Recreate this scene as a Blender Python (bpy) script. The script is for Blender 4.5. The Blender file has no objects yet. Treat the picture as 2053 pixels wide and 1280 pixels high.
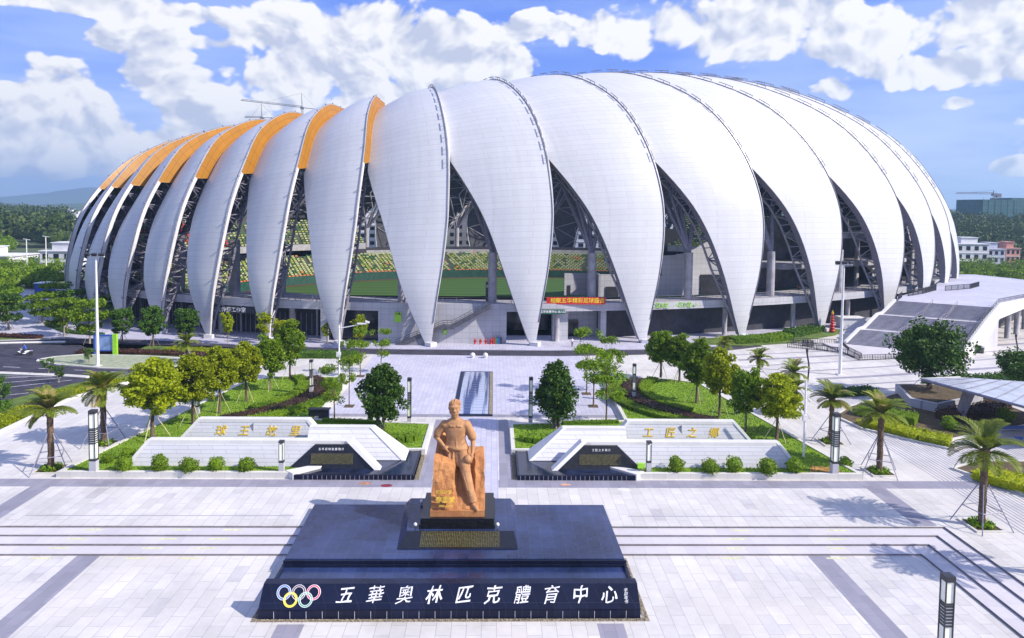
import bpy, bmesh, math, random
import numpy as np
from mathutils import Vector, Matrix
sc = bpy.context.scene
col = sc.collection
rnd = random.Random(11)
R = math.radians
PI = math.pi

# ---------------------------------------------------------------- camera, world, sun, exposure
cd = bpy.data.cameras.new("camera")
cam = bpy.data.objects.new("camera", cd)
col.objects.link(cam)
yaw, pitch, roll = R(1.5), R(3.07), 0.013
F_ = Vector((math.sin(yaw)*math.cos(pitch), math.cos(yaw)*math.cos(pitch), -math.sin(pitch)))
R0 = Vector((math.cos(yaw), -math.sin(yaw), 0))
U0 = R0.cross(F_)
a_ = -roll
R_ = R0*math.cos(a_) - U0*math.sin(a_)
U_ = U0*math.cos(a_) + R0*math.sin(a_)
M = Matrix.Identity(4)
for i in range(3):
    M[i][0] = R_[i]; M[i][1] = U_[i]; M[i][2] = -F_[i]
M[0][3], M[1][3], M[2][3] = 2.4, 0.0, 26.0
cam.matrix_world = M
cd.sensor_width = 36
cd.lens = 36*1400/2053
cd.shift_y = -150/2053
cd.clip_start = 0.5
cd.clip_end = 60000
sc.camera = cam
sc.view_settings.view_transform = 'Standard'
sc.view_settings.look = 'None'
sc.view_settings.gamma = 1
sc.view_settings.exposure = 0.82

SUNV = Vector((7.7, -2.8, 6.3)).normalized()
sd = bpy.data.lights.new("sun", 'SUN')
sd.energy = 4.0
sd.angle = R(0.5)
sd.color = (1.0, 0.93, 0.81)
so = bpy.data.objects.new("sun", sd)
col.objects.link(so)
so.rotation_euler = SUNV.to_track_quat('Z', 'Y').to_euler()
so.location = (60, -20, 120)

w = bpy.data.worlds.new("World")
sc.world = w
w.use_nodes = True
try:
    w.cycles.sampling_method = 'MANUAL'; w.cycles.sample_map_resolution = 512
except Exception: pass
wn = w.node_tree; wn.nodes.clear()
class NG:
    """tiny node-graph helper"""
    def __init__(s, nt): s.nt = nt
    def n(s, t, **k):
        x = s.nt.nodes.new(t)
        for a, b in k.items(): setattr(x, a, b)
        return x
    def link(s, a, b): s.nt.links.new(a, b)
    def setin(s, sock, v):
        if isinstance(v, bpy.types.NodeSocket): s.nt.links.new(v, sock)
        else: sock.default_value = v
    def m(s, op, a, b=0.0, c=0.0, clamp=False):
        x = s.nt.nodes.new('ShaderNodeMath'); x.operation = op; x.use_clamp = clamp
        s.setin(x.inputs[0], a); s.setin(x.inputs[1], b); s.setin(x.inputs[2], c)
        return x.outputs[0]
    def ss(s, v, lo, hi, t0=0.0, t1=1.0):
        x = s.nt.nodes.new('ShaderNodeMapRange'); x.interpolation_type = 'SMOOTHSTEP'
        s.setin(x.inputs[0], v)
        for i, q in enumerate((lo, hi, t0, t1)): x.inputs[i+1].default_value = q
        return x.outputs[0]
    def noise(s, vec, scale, detail=4, rough=.5, lac=2.0, dist=0.0):
        x = s.nt.nodes.new('ShaderNodeTexNoise')
        if vec is not None: s.link(vec, x.inputs['Vector'])
        x.inputs['Scale'].default_value = scale; x.inputs['Detail'].default_value = detail
        x.inputs['Roughness'].default_value = rough; x.inputs['Lacunarity'].default_value = lac
        x.inputs['Distortion'].default_value = dist
        return x
    def mix(s, f, a, b, bt='MIX'):
        x = s.nt.nodes.new('ShaderNodeMix'); x.data_type = 'RGBA'; x.blend_type = bt
        s.setin(x.inputs[0], f)
        for q, v in ((6, a), (7, b)):
            if isinstance(v, tuple) and len(v) == 3: v = v + (1,)
            s.setin(x.inputs[q], v)
        return x.outputs[2]
    def comb(s, x_, y_, z_):
        x = s.nt.nodes.new('ShaderNodeCombineXYZ')
        s.setin(x.inputs[0], x_); s.setin(x.inputs[1], y_); s.setin(x.inputs[2], z_)
        return x.outputs[0]
g = NG(wn)
tc = g.n('ShaderNodeTexCoord')
sky = g.n('ShaderNodeTexSky', sky_type='NISHITA', sun_disc=False)
sky.sun_elevation = math.asin(SUNV.z)
sky.sun_rotation = math.atan2(SUNV.x, SUNV.y)
sky.air_density = 1.0; sky.dust_density = 0.4; sky.ozone_density = 3.0
sep = g.n('ShaderNodeSeparateXYZ'); g.link(tc.outputs['Generated'], sep.inputs[0])
az = g.m('ARCTAN2', sep.outputs[0], sep.outputs[1])
el = g.m('ARCSINE', sep.outputs[2])
# cloud masses: (azimuth, elevation, half width, half height) in degrees, weight
def AZ(px): return math.degrees(math.atan((px-1026.5)/1400)) + 1.5
def EL(px, py): return math.degrees(math.atan((415-py)/math.hypot(1400, px-1026)))
blobs = []
for (x, y, rx, ry, wt) in [(700, 80, 200, 75, 1.2), (560, 70, 95, 70, 1.1), (640, 160, 190, 60, 1.2), (860, 120, 190, 70, 1.15), (1020, 140, 48, 50, 1.2), (770, 200, 260, 50, 1.1),
        (312, 95, 62, 50, 1.25), (225, 105, 40, 34, .9), (330, 160, 90, 62, 1.25), (400, 220, 90, 45, 1.15), (440, 250, 90, 35, 1.0),
        (150, 185, 58, 50, 1.2), (120, 240, 95, 50, 1.2), (90, 290, 140, 50, 1.25), (220, 290, 100, 40, 1.1), (300, 300, 120, 40, 1.0), (60, 345, 160, 22, .8),
        (1350, 45, 190, 50, 1.1), (1540, 50, 260, 66, 1.25), (1690, 85, 140, 48, 1.2), (1180, 60, 240, 38, .95), (1910, 128, 150, 36, 1.25), (2020, 140, 60, 30, 1.0), (1930, 40, 200, 50, .95),
        (1655, 172, 42, 28, 1.1), (1600, 140, 28, 20, .9), (1915, 197, 34, 14, 1.1), (1975, 255, 55, 26, .6), (2010, 322, 34, 16, .8), (2040, 235, 36, 18, .8),
        (150, 18, 380, 24, .9), (420, 102, 90, 18, .8), (1060, 60, 120, 34, .8)]:
    blobs.append((R(AZ(x)), R(EL(x, y)), rx/1400, ry/1400, wt))
vec0 = g.comb(az, g.m('MULTIPLY', el, 1.25), 0.37)
warp = g.noise(vec0, 5.0, 3, .5)
wv = g.n('ShaderNodeVectorMath', operation='MULTIPLY_ADD')
g.link(warp.outputs['Color'], wv.inputs[0]); wv.inputs[1].default_value = (.10, .10, 0); g.link(vec0, wv.inputs[2])
vec = wv.outputs[0]
nb = g.noise(vec, 9.0, 9, .56, 2.1)
fb = nb.outputs['Fac']
vor = g.n('ShaderNodeTexVoronoi', feature='SMOOTH_F1'); g.link(vec, vor.inputs['Vector'])
vor.inputs['Scale'].default_value = 13; vor.inputs['Smoothness'].default_value = .35; vor.inputs['Detail'].default_value = 3.0; vor.inputs['Roughness'].default_value = .55
cur = None; hgt = None
for (a0, e0, ra, re, wt) in blobs:
    da = g.m('MULTIPLY', g.m('SUBTRACT', az, a0), 1/ra)
    de = g.m('MULTIPLY', g.m('SUBTRACT', el, e0), 1/re)
    r2 = g.m('ADD', g.m('MULTIPLY', da, da), g.m('MULTIPLY', de, de))
    v = g.m('MULTIPLY_ADD', r2, -wt*.8, wt)
    if cur is None: cur = v
    else: cur = g.m('SMOOTH_MAX', cur, v, .25)
# everywhere else on the dome: broken cloud from noise alone
away = g.ss(g.m('ABSOLUTE', az), .75, 1.0)
up = g.ss(el, .33, .45)
gen = g.ss(g.noise(vec, 2.6, 5, .55).outputs['Fac'], .47, .62, -.6, .8)
oth = g.m('MAXIMUM', away, up)
cur = g.m('ADD', g.m('MULTIPLY', g.m('MAXIMUM', cur, -1.2), g.m('SUBTRACT', 1, oth)), g.m('MULTIPLY', gen, oth))
dens = g.m('ADD', cur, g.m('MULTIPLY_ADD', fb, 2.0, -1.05))
dens = g.m('ADD', dens, g.m('MULTIPLY_ADD', vor.outputs['Distance'], -1.45, 1.35))
alpha = g.ss(dens, .0, .34)
# relief: compare with the density a little towards the sun (right, up)
off = g.n('ShaderNodeVectorMath', operation='ADD'); g.link(vec, off.inputs[0]); off.inputs[1].default_value = (.013, .016, 0)
nb2 = g.noise(off.outputs[0], 9.0, 9, .56, 2.1)
vor2 = g.n('ShaderNodeTexVoronoi', feature='SMOOTH_F1'); g.link(off.outputs[0], vor2.inputs['Vector'])
vor2.inputs['Scale'].default_value = 13; vor2.inputs['Smoothness'].default_value = .35; vor2.inputs['Detail'].default_value = 3.0; vor2.inputs['Roughness'].default_value = .55
rel = g.m('ADD', g.m('MULTIPLY', g.m('SUBTRACT', fb, nb2.outputs['Fac']), 2.0), g.m('MULTIPLY', g.m('SUBTRACT', vor2.outputs['Distance'], vor.outputs['Distance']), 2.4))
thick = g.ss(dens, .25, 1.6)
lum = g.m('ADD', g.m('MULTIPLY_ADD', thick, -.26, .76), rel, clamp=True)
ccol = g.mix(lum, (.35, .375, .47), (.62, .61, .61))
# pale veil: thin high cloud and brightening to the horizon
veil = g.m('MULTIPLY', g.ss(el, .22, -.02), .80)
vn = g.ss(g.noise(g.comb(g.m('MULTIPLY', az, .5), g.m('MULTIPLY', el, 2.6), 0.1), 4.0, 6, .55).outputs['Fac'], .36, .60)
veil = g.m('ADD', g.m('MULTIPLY', veil, g.m('MULTIPLY_ADD', vn, .45, .55)), g.m('MULTIPLY', vn, .40), clamp=True)
skc = g.mix(1.0, sky.outputs[0], (.105, .095, .125), 'MULTIPLY')
skc = g.mix(.7, skc, (.050, .135, .55))
skc = g.mix(veil, skc, (.38, .46, .63))
fin = g.mix(alpha, skc, ccol)
ground_mask = g.ss(el, -.03, -.005)
fin = g.mix(ground_mask, (.16, .17, .16), fin)
bg = g.n('ShaderNodeBackground'); g.link(fin, bg.inputs[0]); bg.inputs[1].default_value = 1.0
wo = g.n('ShaderNodeOutputWorld'); g.link(bg.outputs[0], wo.inputs[0])

# ---------------------------------------------------------------- materials
def newmat(name):
    m = bpy.data.materials.new(name); m.use_nodes = True
    nt = m.node_tree
    return m, NG(nt), nt.nodes['Principled BSDF']
def mat(name, c, rough=.6, var=.12, scale=1.5, bump=0.0, bscale=None, metal=0.0, spec=.5, c2=None, detail=5):
    m, q, p = newmat(name)
    t = q.n('ShaderNodeTexCoord')
    nz = q.noise(t.outputs['Object'], scale, detail, .6)
    c2_ = c2 if c2 else tuple(max(0, x*(1-var*2)) for x in c)
    c1_ = c if c2 else tuple(min(1, x*(1+var)) for x in c)
    f = q.ss(nz.outputs['Fac'], .3, .7)
    cc = q.mix(f, c2_, c1_)
    q.link(cc, p.inputs['Base Color'])
    p.inputs['Roughness'].default_value = rough
    p.inputs['Metallic'].default_value = metal
    p.inputs['Specular IOR Level'].default_value = spec
    if bump:
        b = q.n('ShaderNodeBump'); b.inputs['Strength'].default_value = bump
        b.inputs['Distance'].default_value = .05
        n2 = q.noise(t.outputs['Object'], bscale or scale*6, 5, .6)
        q.link(n2.outputs['Fac'], b.inputs['Height']); q.link(b.outputs[0], p.inputs['Normal'])
    return m
def tiles(name, c, mortar, bw, bh, ms, rot=0.0, var=.1, rough=.55, offset=.5, big=.12, uv=False, bump=.25, c3=None, spec=.5, axis='XY'):
    m, q, p = newmat(name)
    t = q.n('ShaderNodeTexCoord')
    mp = q.n('ShaderNodeMapping')
    src = t.outputs['UV'] if uv else t.outputs['Object']
    if axis == 'XZ':
        s_ = q.n('ShaderNodeSeparateXYZ'); q.link(src, s_.inputs[0])
        src = q.comb(q.m('ADD', s_.outputs[0], s_.outputs[1]), s_.outputs[2], 0.0)
    q.link(src, mp.inputs[0]); mp.inputs['Rotation'].default_value = (0, 0, rot)
    b = q.n('ShaderNodeTexBrick'); q.link(mp.outputs[0], b.inputs['Vector'])
    b.offset = offset
    b.inputs['Scale'].default_value = 1.0
    b.inputs['Brick Width'].default_value = bw; b.inputs['Row Height'].default_value = bh
    b.inputs['Mortar Size'].default_value = ms; b.inputs['Mortar Smooth'].default_value = .3
    b.inputs['Color1'].default_value = (*[x*(1-var) for x in c], 1)
    b.inputs['Color2'].default_value = (*[min(1, x*(1+var)) for x in c], 1)
    b.inputs['Mortar'].default_value = (*mortar, 1)
    n1 = q.noise(t.outputs['Object'], .16, 6, .65)
    n2 = q.noise(t.outputs['Object'], 2.2, 5, .65)
    k = q.m('ADD', q.m('MULTIPLY', q.ss(n1.outputs['Fac'], .3, .7), big), q.m('MULTIPLY', n2.outputs['Fac'], big*.8))
    k = q.m('SUBTRACT', 1 + big*.5, k)
    cc = q.mix(1.0, b.outputs['Color'], q.comb(k, k, k), 'MULTIPLY')
    if c3:
        n3 = q.noise(t.outputs['Object'], .07, 4, .6)
        cc = q.mix(q.ss(n3.outputs['Fac'], .52, .68, 0, .5), cc, c3)
    q.link(cc, p.inputs['Base Color'])
    p.inputs['Roughness'].default_value = rough
    p.inputs['Specular IOR Level'].default_value = spec
    if bump:
        bp = q.n('ShaderNodeBump'); bp.inputs['Strength'].default_value = bump; bp.inputs['Distance'].default_value = .02
        q.link(b.outputs['Fac'], bp.inputs['Height']); bp.invert = True
        q.link(bp.outputs[0], p.inputs['Normal'])
    return m
def leafmat(name, cols, trans=.25, rough=.55):
    """foliage: every leaf clump gets its own green"""
    m, q, p = newmat(name)
    ge = q.n('ShaderNodeNewGeometry')
    cr = q.n('ShaderNodeValToRGB'); q.link(ge.outputs['Random Per Island'], cr.inputs[0])
    e = cr.color_ramp.elements
    e[0].color = (*cols[0], 1); e[1].color = (*cols[-1], 1)
    for i, c in enumerate(cols[1:-1]):
        x = e.new((i+1)/(len(cols)-1)); x.color = (*c, 1)
    oi = q.n('ShaderNodeObjectInfo')
    k = q.m('MULTIPLY_ADD', oi.outputs['Random'], .35, .85)
    cc = q.mix(1.0, cr.outputs[0], q.comb(k, k, k), 'MULTIPLY')
    q.link(cc, p.inputs['Base Color']); p.inputs['Roughness'].default_value = rough
    p.inputs['Specular IOR Level'].default_value = .3
    tr = q.n('ShaderNodeBsdfTranslucent'); q.link(cc, tr.inputs[0])
    mx = q.n('ShaderNodeMixShader'); mx.inputs[0].default_value = trans
    q.link(p.outputs[0], mx.inputs[1]); q.link(tr.outputs[0], mx.inputs[2])
    q.link(mx.outputs[0], q.nt.nodes['Material Output'].inputs[0])
    return m
MT = {}
PAVC = (.60, .575, .56)
MT['pave'] = tiles('plaza_granite', PAVC, (.33, .31, .38), 2.1, .95, .018, rot=PI/2, var=.075, big=.22, c3=(.60, .54, .50))
MT['pave_small'] = tiles('path_granite', (.50, .49, .60), (.28, .27, .38), 1.2, .6, .02, rot=PI/2, var=.07, big=.15)
MT['pave_dark'] = tiles('band_granite', (.27, .26, .32), (.19, .18, .24), 1.6, .8, .014, rot=PI/2, var=.1, big=.15)
MT['tread'] = tiles('step_granite', (.56, .53, .56), (.42, .40, .45), 1.6, 1.4, .012, var=.05, big=.12)
MT['riser_shade'] = mat('step_riser_shade', (.17, .15, .15), .7, .15, 2)  # dark tone painted for the shadow gaps at the plaza steps
MT['kerb'] = tiles('kerb_granite', (.62, .60, .56), (.42, .40, .38), 1.2, 5., .012, var=.05)
MT['asphalt'] = mat('asphalt', (.040, .037, .060), .85, .25, .6, .3, 12)
MT['road_paint'] = mat('road_paint', (.62, .60, .68), .6, .15, 3)
MT['grass'] = mat('lawn_grass', (.19, .30, .010), .9, .2, .5, .6, 14, c2=(.11, .20, .008))
MT['grass2'] = mat('verge_grass', (.12, .18, .02), .9, .2, .6, .6, 9, c2=(.05, .085, .012))
MT['soil'] = mat('planting_soil', (.10, .07, .035), .95, .2, 2, .5)
MT['bare'] = mat('bare_gravel_ground', (.34, .36, .26), .95, .15, 1.2, .3, c2=(.22, .26, .17))
MT['ground'] = mat('far_ground', (.10, .13, .05), .95, .2, .012, 0, c2=(.045, .07, .03), detail=9)
MT['wallstone'] = tiles('relief_wall_granite', (.60, .60, .64), (.36, .36, .42), 2.4, .36, .022, var=.035, big=.10, axis='XZ')
MT['capstone'] = tiles('coping_granite', (.66, .65, .64), (.50, .49, .50), 1.6, 4., .01, var=.04)
MT['black'] = tiles('black_granite', (.012, .016, .042), (.05, .055, .09), 1.05, 1.05, .008, var=.18, rough=.24, big=.3, offset=0, axis='XZ', spec=.18)
MT['blackflat'] = tiles('black_granite_paving', (.028, .046, .135), (.06, .08, .16), .9, .9, .016, var=.14, rough=.22, big=.6, offset=0, spec=.4)
MT['inscr'] = mat('black_polished_stone', (.012, .012, .016), .25, .2, 3)
MT['water'] = mat('wet_black_basin', (.018, .026, .06), .07, .3, .8, .10, 5)
MT['pebble'] = mat('pebble_strip', (.42, .36, .26), .8, .1, 11, .8, 16, c2=(.10, .08, .06))
MT['gold'] = mat('gilt_letter', (.72, .50, .03), .4, .1, 3, metal=.0)
MT['goldtxt'] = mat('gilt_inscription', (.20, .18, .06), .5, .1, 3)
MT['whitetxt'] = mat('white_letter', (.82, .82, .86), .5, .05, 3)
MT['white'] = mat('white_painted_steel', (.78, .77, .78), .4, .06, 3)
MT['steel'] = mat('grey_painted_steel', (.20, .19, .24), .45, .12, 2)
MT['darksteel'] = mat('dark_painted_steel', (.035, .035, .045), .5, .15, 2)
MT['pole_dark'] = mat('dark_lamp_steel', (.03, .03, .04), .4, .15, 2)
MT['glow'] = mat('opal_lamp_panel', (.93, .95, .80), .4, .03, 3)
MT['conc'] = tiles('podium_panels', (.46, .46, .50), (.25, .25, .30), 1.5, 1.1, .03, var=.04, rough=.6, offset=0, big=.15, axis='XZ')
MT['concp'] = mat('fair_faced_concrete', (.36, .35, .38), .75, .12, .8, .15)
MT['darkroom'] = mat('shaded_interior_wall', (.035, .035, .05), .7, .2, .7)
MT['glass_dark'] = mat('dark_shopfront_glass', (.02, .022, .035), .12, .3, .5)
MT['rubber'] = mat('black_rubber', (.02, .02, .022), .7, .1, 3)
MT['bark'] = mat('tree_bark', (.13, .09, .06), .9, .25, 6, .6, 14)
MT['palebark'] = mat('pale_tree_bark', (.26, .22, .17), .9, .2, 6, .4, 14)
MT['palmbark'] = mat('palm_trunk_bark', (.17, .11, .07), .95, .3, 5, .9, 10, c2=(.07, .045, .03))
MT['bamboo'] = mat('bamboo_prop', (.55, .50, .30), .7, .15, 4)
MT['prop'] = mat('steel_prop', (.25, .25, .33), .5, .1, 3)
MT['L_yellow'] = leafmat('yellow_green_leaves', [(.15, .21, .005), (.29, .35, .006), (.42, .46, .010), (.21, .28, .006)], .42)
MT['L_green'] = leafmat('mid_green_leaves', [(.07, .14, .006), (.14, .24, .008), (.24, .36, .012), (.10, .19, .006)], .38)
MT['L_dark'] = leafmat('dark_green_leaves', [(.025, .070, .007), (.05, .12, .009), (.09, .18, .014), (.036, .09, .008)], .25)
MT['L_palm'] = leafmat('palm_leaflets', [(.08, .13, .010), (.15, .21, .015), (.26, .30, .03), (.11, .16, .012)], .35)
MT['L_palmdry'] = leafmat('dry_palm_leaflets', [(.20, .17, .05), (.34, .27, .09), (.28, .24, .06)], .2)
MT['L_hedge'] = leafmat('hedge_leaves', [(.09, .18, .008), (.15, .27, .010), (.23, .36, .015)], .3)
MT['L_red'] = leafmat('dark_red_hedge_leaves', [(.05, .018, .015), (.09, .03, .02), (.04, .035, .015)], .15)
MT['L_purple'] = leafmat('dark_purple_hedge_leaves', [(.035, .02, .02), (.06, .03, .02), (.04, .04, .015)], .1)
MT['L_wood'] = leafmat('woodland_leaves', [(.020, .045, .008), (.05, .09, .012), (.09, .13, .02), (.035, .07, .01)], .15)
MT['red'] = mat('red_paint', (.55, .02, .02), .5, .1, 3)
MT['yellow'] = mat('yellow_paint', (.85, .62, .03), .5, .1, 3)
MT['green'] = mat('green_paint', (.02, .22, .05), .5, .1, 3)
MT['lime'] = mat('lime_sign_green', (.30, .62, .03), .5, .1, 3)
MT['blue'] = mat('blue_paint', (.03, .10, .42), .5, .1, 3)

# ---------------------------------------------------------------- mesh helpers
class MB:
    def __init__(s): s.v = []; s.f = []; s.mi = []; s.cur = 0; s.uv = None
    def add(s, vs, fs):
        o = len(s.v); s.v += [tuple(x) for x in vs]
        for f in fs: s.f.append(tuple(o+i for i in f)); s.mi.append(s.cur)
    def box(s, x0, y0, z0, x1, y1, z1):
        s.add([(x0,y0,z0),(x1,y0,z0),(x1,y1,z0),(x0,y1,z0),(x0,y0,z1),(x1,y0,z1),(x1,y1,z1),(x0,y1,z1)],
              [(0,3,2,1),(4,5,6,7),(0,1,5,4),(1,2,6,5),(2,3,7,6),(3,0,4,7)])
        return s
    def obox(s, c, size, rz=0.0, rx=0.0, ry=0.0):
        m = Matrix.Translation(c) @ Matrix.Rotation(rz, 4, 'Z') @ Matrix.Rotation(ry, 4, 'Y') @ Matrix.Rotation(rx, 4, 'X')
        a, b, d = size[0]/2, size[1]/2, size[2]/2
        vs = [m @ Vector(q) for q in [(-a,-b,-d),(a,-b,-d),(a,b,-d),(-a,b,-d),(-a,-b,d),(a,-b,d),(a,b,d),(-a,b,d)]]
        s.add(vs, [(0,3,2,1),(4,5,6,7),(0,1,5,4),(1,2,6,5),(2,3,7,6),(3,0,4,7)])
        return s
    def prism(s, poly, z0, z1, bottom=True):
        n = len(poly)
        s.add([(x, y, z0) for x, y in poly] + [(x, y, z1) for x, y in poly],
              [tuple(range(n, 2*n))] + ([tuple(range(n-1, -1, -1))] if bottom else []) + [(i, (i+1) % n, n+(i+1) % n, n+i) for i in range(n)])
        return s
    def hexa(s, bot, top):
        """loft between two equal-length loops of 3-D points"""
        n = len(bot)
        s.add(list(bot)+list(top), [tuple(range(n, 2*n)), tuple(range(n-1, -1, -1))] + [(i, (i+1) % n, n+(i+1) % n, n+i) for i in range(n)])
        return s
    def tube(s, p0, p1, r0, r1=None, n=8, cap=True):
        return s.path([p0, p1], [r0, r0 if r1 is None else r1], n, cap)
    def path(s, pts, rs, n=8, cap=True):
        pts = [Vector(p) for p in pts]
        if not isinstance(rs, (list, tuple)): rs = [rs]*len(pts)
        vs = []; fs = []
        up = Vector((0.13, 0.21, 1))
        for i, p in enumerate(pts):
            d = (pts[min(i+1, len(pts)-1)] - pts[max(i-1, 0)]).normalized()
            u = d.cross(up)
            if u.length < .05: u = d.cross(Vector((1, 0, 0)))
            u.normalize(); v_ = d.cross(u)
            for k in range(n):
                a = 2*PI*k/n
                vs.append(p + (u*math.cos(a) + v_*math.sin(a))*rs[i])
        for i in range(len(pts)-1):
            for k in range(n):
                fs.append((i*n+k, i*n+(k+1) % n, (i+1)*n+(k+1) % n, (i+1)*n+k))
        if cap:
            fs.append(tuple(range(n))); fs.append(tuple((len(pts)-1)*n + n-1-k for k in range(n)))
        s.add(vs, fs); return s
    def sphere(s, c, r, n=10, m_=6, sx=1, sy=1, sz=1, jit=0.0):
        vs = []; fs = []
        for i in range(1, m_):
            t = PI*i/m_
            for k in range(n):
                a = 2*PI*k/n; j = 1 + (rnd.random()-.5)*jit
                vs.append((c[0]+r*sx*math.sin(t)*math.cos(a)*j, c[1]+r*sy*math.sin(t)*math.sin(a)*j, c[2]+r*sz*math.cos(t)*j))
        vs.append((c[0], c[1], c[2]+r*sz)); vs.append((c[0], c[1], c[2]-r*sz))
        for i in range(m_-2):
            for k in range(n): fs.append((i*n+k, (i+1)*n+k, (i+1)*n+(k+1) % n, i*n+(k+1) % n))
        T, B = len(vs)-2, len(vs)-1
        for k in range(n): fs.append((T, k, (k+1) % n)); fs.append((B, (m_-2)*n+(k+1) % n, (m_-2)*n+k))
        s.add(vs, fs); return s
    def quad(s, a, b, c, d): s.add([a, b, c, d], [(0, 1, 2, 3)]); return s
    def mesh(s, name, mats, off=(0, 0, 0), smooth=False):
        me = bpy.data.meshes.new(name)
        ox, oy, oz = off
        me.from_pydata([(x-ox, y-oy, z-oz) for x, y, z in s.v], [], s.f)
        if not isinstance(mats, (list, tuple)): mats = [mats]
        for m in mats: me.materials.append(m)
        if len(mats) > 1: me.polygons.foreach_set('material_index', s.mi)
        if smooth: me.polygons.foreach_set('use_smooth', [True]*len(me.polygons))
        me.update(); return me
    def build(s, name, mats, parent=None, smooth=False, world=True):
        off = (0, 0, 0)
        if parent is not None and world: off = tuple(wloc(parent))
        me = s.mesh(name, mats, off, smooth)
        o = bpy.data.objects.new(name, me); col.objects.link(o)
        if parent is not None: o.parent = parent
        return o
def wloc(o):
    v = Vector(o.location)
    while o.parent: o = o.parent; v += Vector(o.location)
    return v
def tag(o, label, cat, group=None, kind=None):
    o['label'] = label
    o['category'] = cat
    if group: o['group'] = group
    if kind: o['kind'] = kind
    return o
def thing(name, label, cat, loc=(0, 0, 0), group=None):
    o = bpy.data.objects.new(name, None); col.objects.link(o)
    o.location = loc; o.empty_display_size = .3
    return tag(o, label, cat, group)
def struct(name, mb, m, smooth=False):
    o = mb.build(name, m, None, smooth); o['kind'] = 'structure'; return o
def copytree(root, loc, rz=0.0, scale=1.0, label=None, group=None):
    r = root.copy(); col.objects.link(r)
    r.location = loc; r.rotation_euler = (0, 0, rz)
    r.scale = (scale,)*3 if not isinstance(scale, tuple) else scale
    if label: r['label'] = label
    if group: r['group'] = group
    for ch in root.children:
        c = ch.copy(); col.objects.link(c); c.parent = r
        for gch in ch.children:
            d = gch.copy(); col.objects.link(d); d.parent = c
    return r
def text_mesh(body, size, extrude=.0, offset=0.0, shear=0.0, space=1.0, res=2, line=1.0, align='CENTER'):
    cu = bpy.data.curves.new('t', 'FONT'); cu.body = body; cu.size = size
    cu.extrude = extrude; cu.offset = offset; cu.shear = shear; cu.space_character = space
    cu.space_line = line; cu.resolution_u = res; cu.align_x = align; cu.align_y = 'CENTER'
    o = bpy.data.objects.new('t', cu); col.objects.link(o)
    dg = bpy.context.evaluated_depsgraph_get()
    me = bpy.data.meshes.new_from_object(o.evaluated_get(dg))
    bpy.data.objects.remove(o)
    return me
def put_text(name, body, size, loc, m, parent=None, rx=PI/2, rz=0.0, extrude=.03, **k):
    me = text_mesh(body, size, extrude, **k)
    me.transform(Matrix.Rotation(rz, 4, 'Z') @ Matrix.Rotation(rx, 4, 'X'))
    me.materials.clear(); me.materials.append(m)
    o = bpy.data.objects.new(name, me); col.objects.link(o)
    o.location = Vector(loc) - (wloc(parent) if parent else Vector((0, 0, 0)))
    if parent: o.parent = parent
    return o
# ---------------------------------------------------------------- stadium
CX, CY, EA, EB, PSI = 23.117, 222.87, 134.38, 89.0, .3243
RHO = [1.0, 1.0029, .9842, .9409, .88, .7816, .6851]
ZZ = [0.0, 11.644, 24.381, 34.629, 42.949, 48.625, 49.738]
TW = [0.0, .0954, -.1297, -.7738]
PHI = [-3.0094, -2.8405, -2.7275, -2.6196, -2.5113, -2.4025, -2.2916, -2.1758, -2.0386, -1.8875, -1.7223, -1.5553, -1.3927, -1.2131, -1.0758, -.9507]
NB_ = 27
PHI = PHI + [PHI[-1] + (2*PI - 3.0094 + .9507)*(i+1)/(NB_+1) for i in range(NB_)]
NP = len(PHI)
def ip(c, v):
    m = len(c)-1; t = min(max(v, 0), 1)*m; i = min(int(t), m-1); u = t-i
    ce = [2*c[0]-c[1]] + list(c) + [2*c[-1]-c[-2]]
    p0, p1, p2, p3 = ce[i:i+4]
    return .5*((2*p1)+(-p0+p2)*u+(2*p0-5*p1+4*p2-p3)*u*u+(-p0+3*p1-3*p2+p3)*u**3)
def EP(rho, th, z):
    x = EA*rho*math.cos(th); y = EB*rho*math.sin(th)
    if y > 0: y *= .8
    c, s = math.cos(PSI), math.sin(PSI)
    return Vector((CX + x*c - y*s, CY + x*s + y*c, z))
def SP(th, v):
    hf = 1 - .0603*math.cos(th) + .0122*math.sin(th) - .1592*math.cos(2*th) - .0505*math.sin(2*th)
    if math.sin(th) > 0: hf = hf + (0.95-hf)*min(1, math.sin(th)*1.2)
    return EP(ip(RHO, v), th, ip(ZZ, v)*hf)
def SN(th, v):
    e = .004
    a = SP(th+e, v)-SP(th-e, v); b = SP(th, min(1, v+.01))-SP(th, max(0, v-.01))
    n = a.cross(b); n.normalize(); return n
def TH(k, v):
    kk = k % NP; ph = PHI[kk] + 2*PI*(k//NP)
    f = 1 + .4665*math.cos(ph) + .6521*(math.sin(ph) if kk < 16 else -abs(math.sin(ph)))
    if kk >= 16: f = min(.72, f)
    return ph + ip(TW, v)*f
VJ = .47
def sst(x): x = min(1, max(0, x)); return x*x*(3-2*x)
def dep(v, k=0): return (2.9 if k <= 8 or k > 38 else 1.5)*sst((v-VJ)/.03)
def depu(v, u, k): return (2.9 if k <= 8 or k > 38 else 1.5)*sst((v-.12)/.33)**1.2
def EXPO(k): return 2.0 if k <= 3 else 1.6 if k <= 5 else 1.15 if k <= 7 else 1.2 if k == 8 else 1.0
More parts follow.
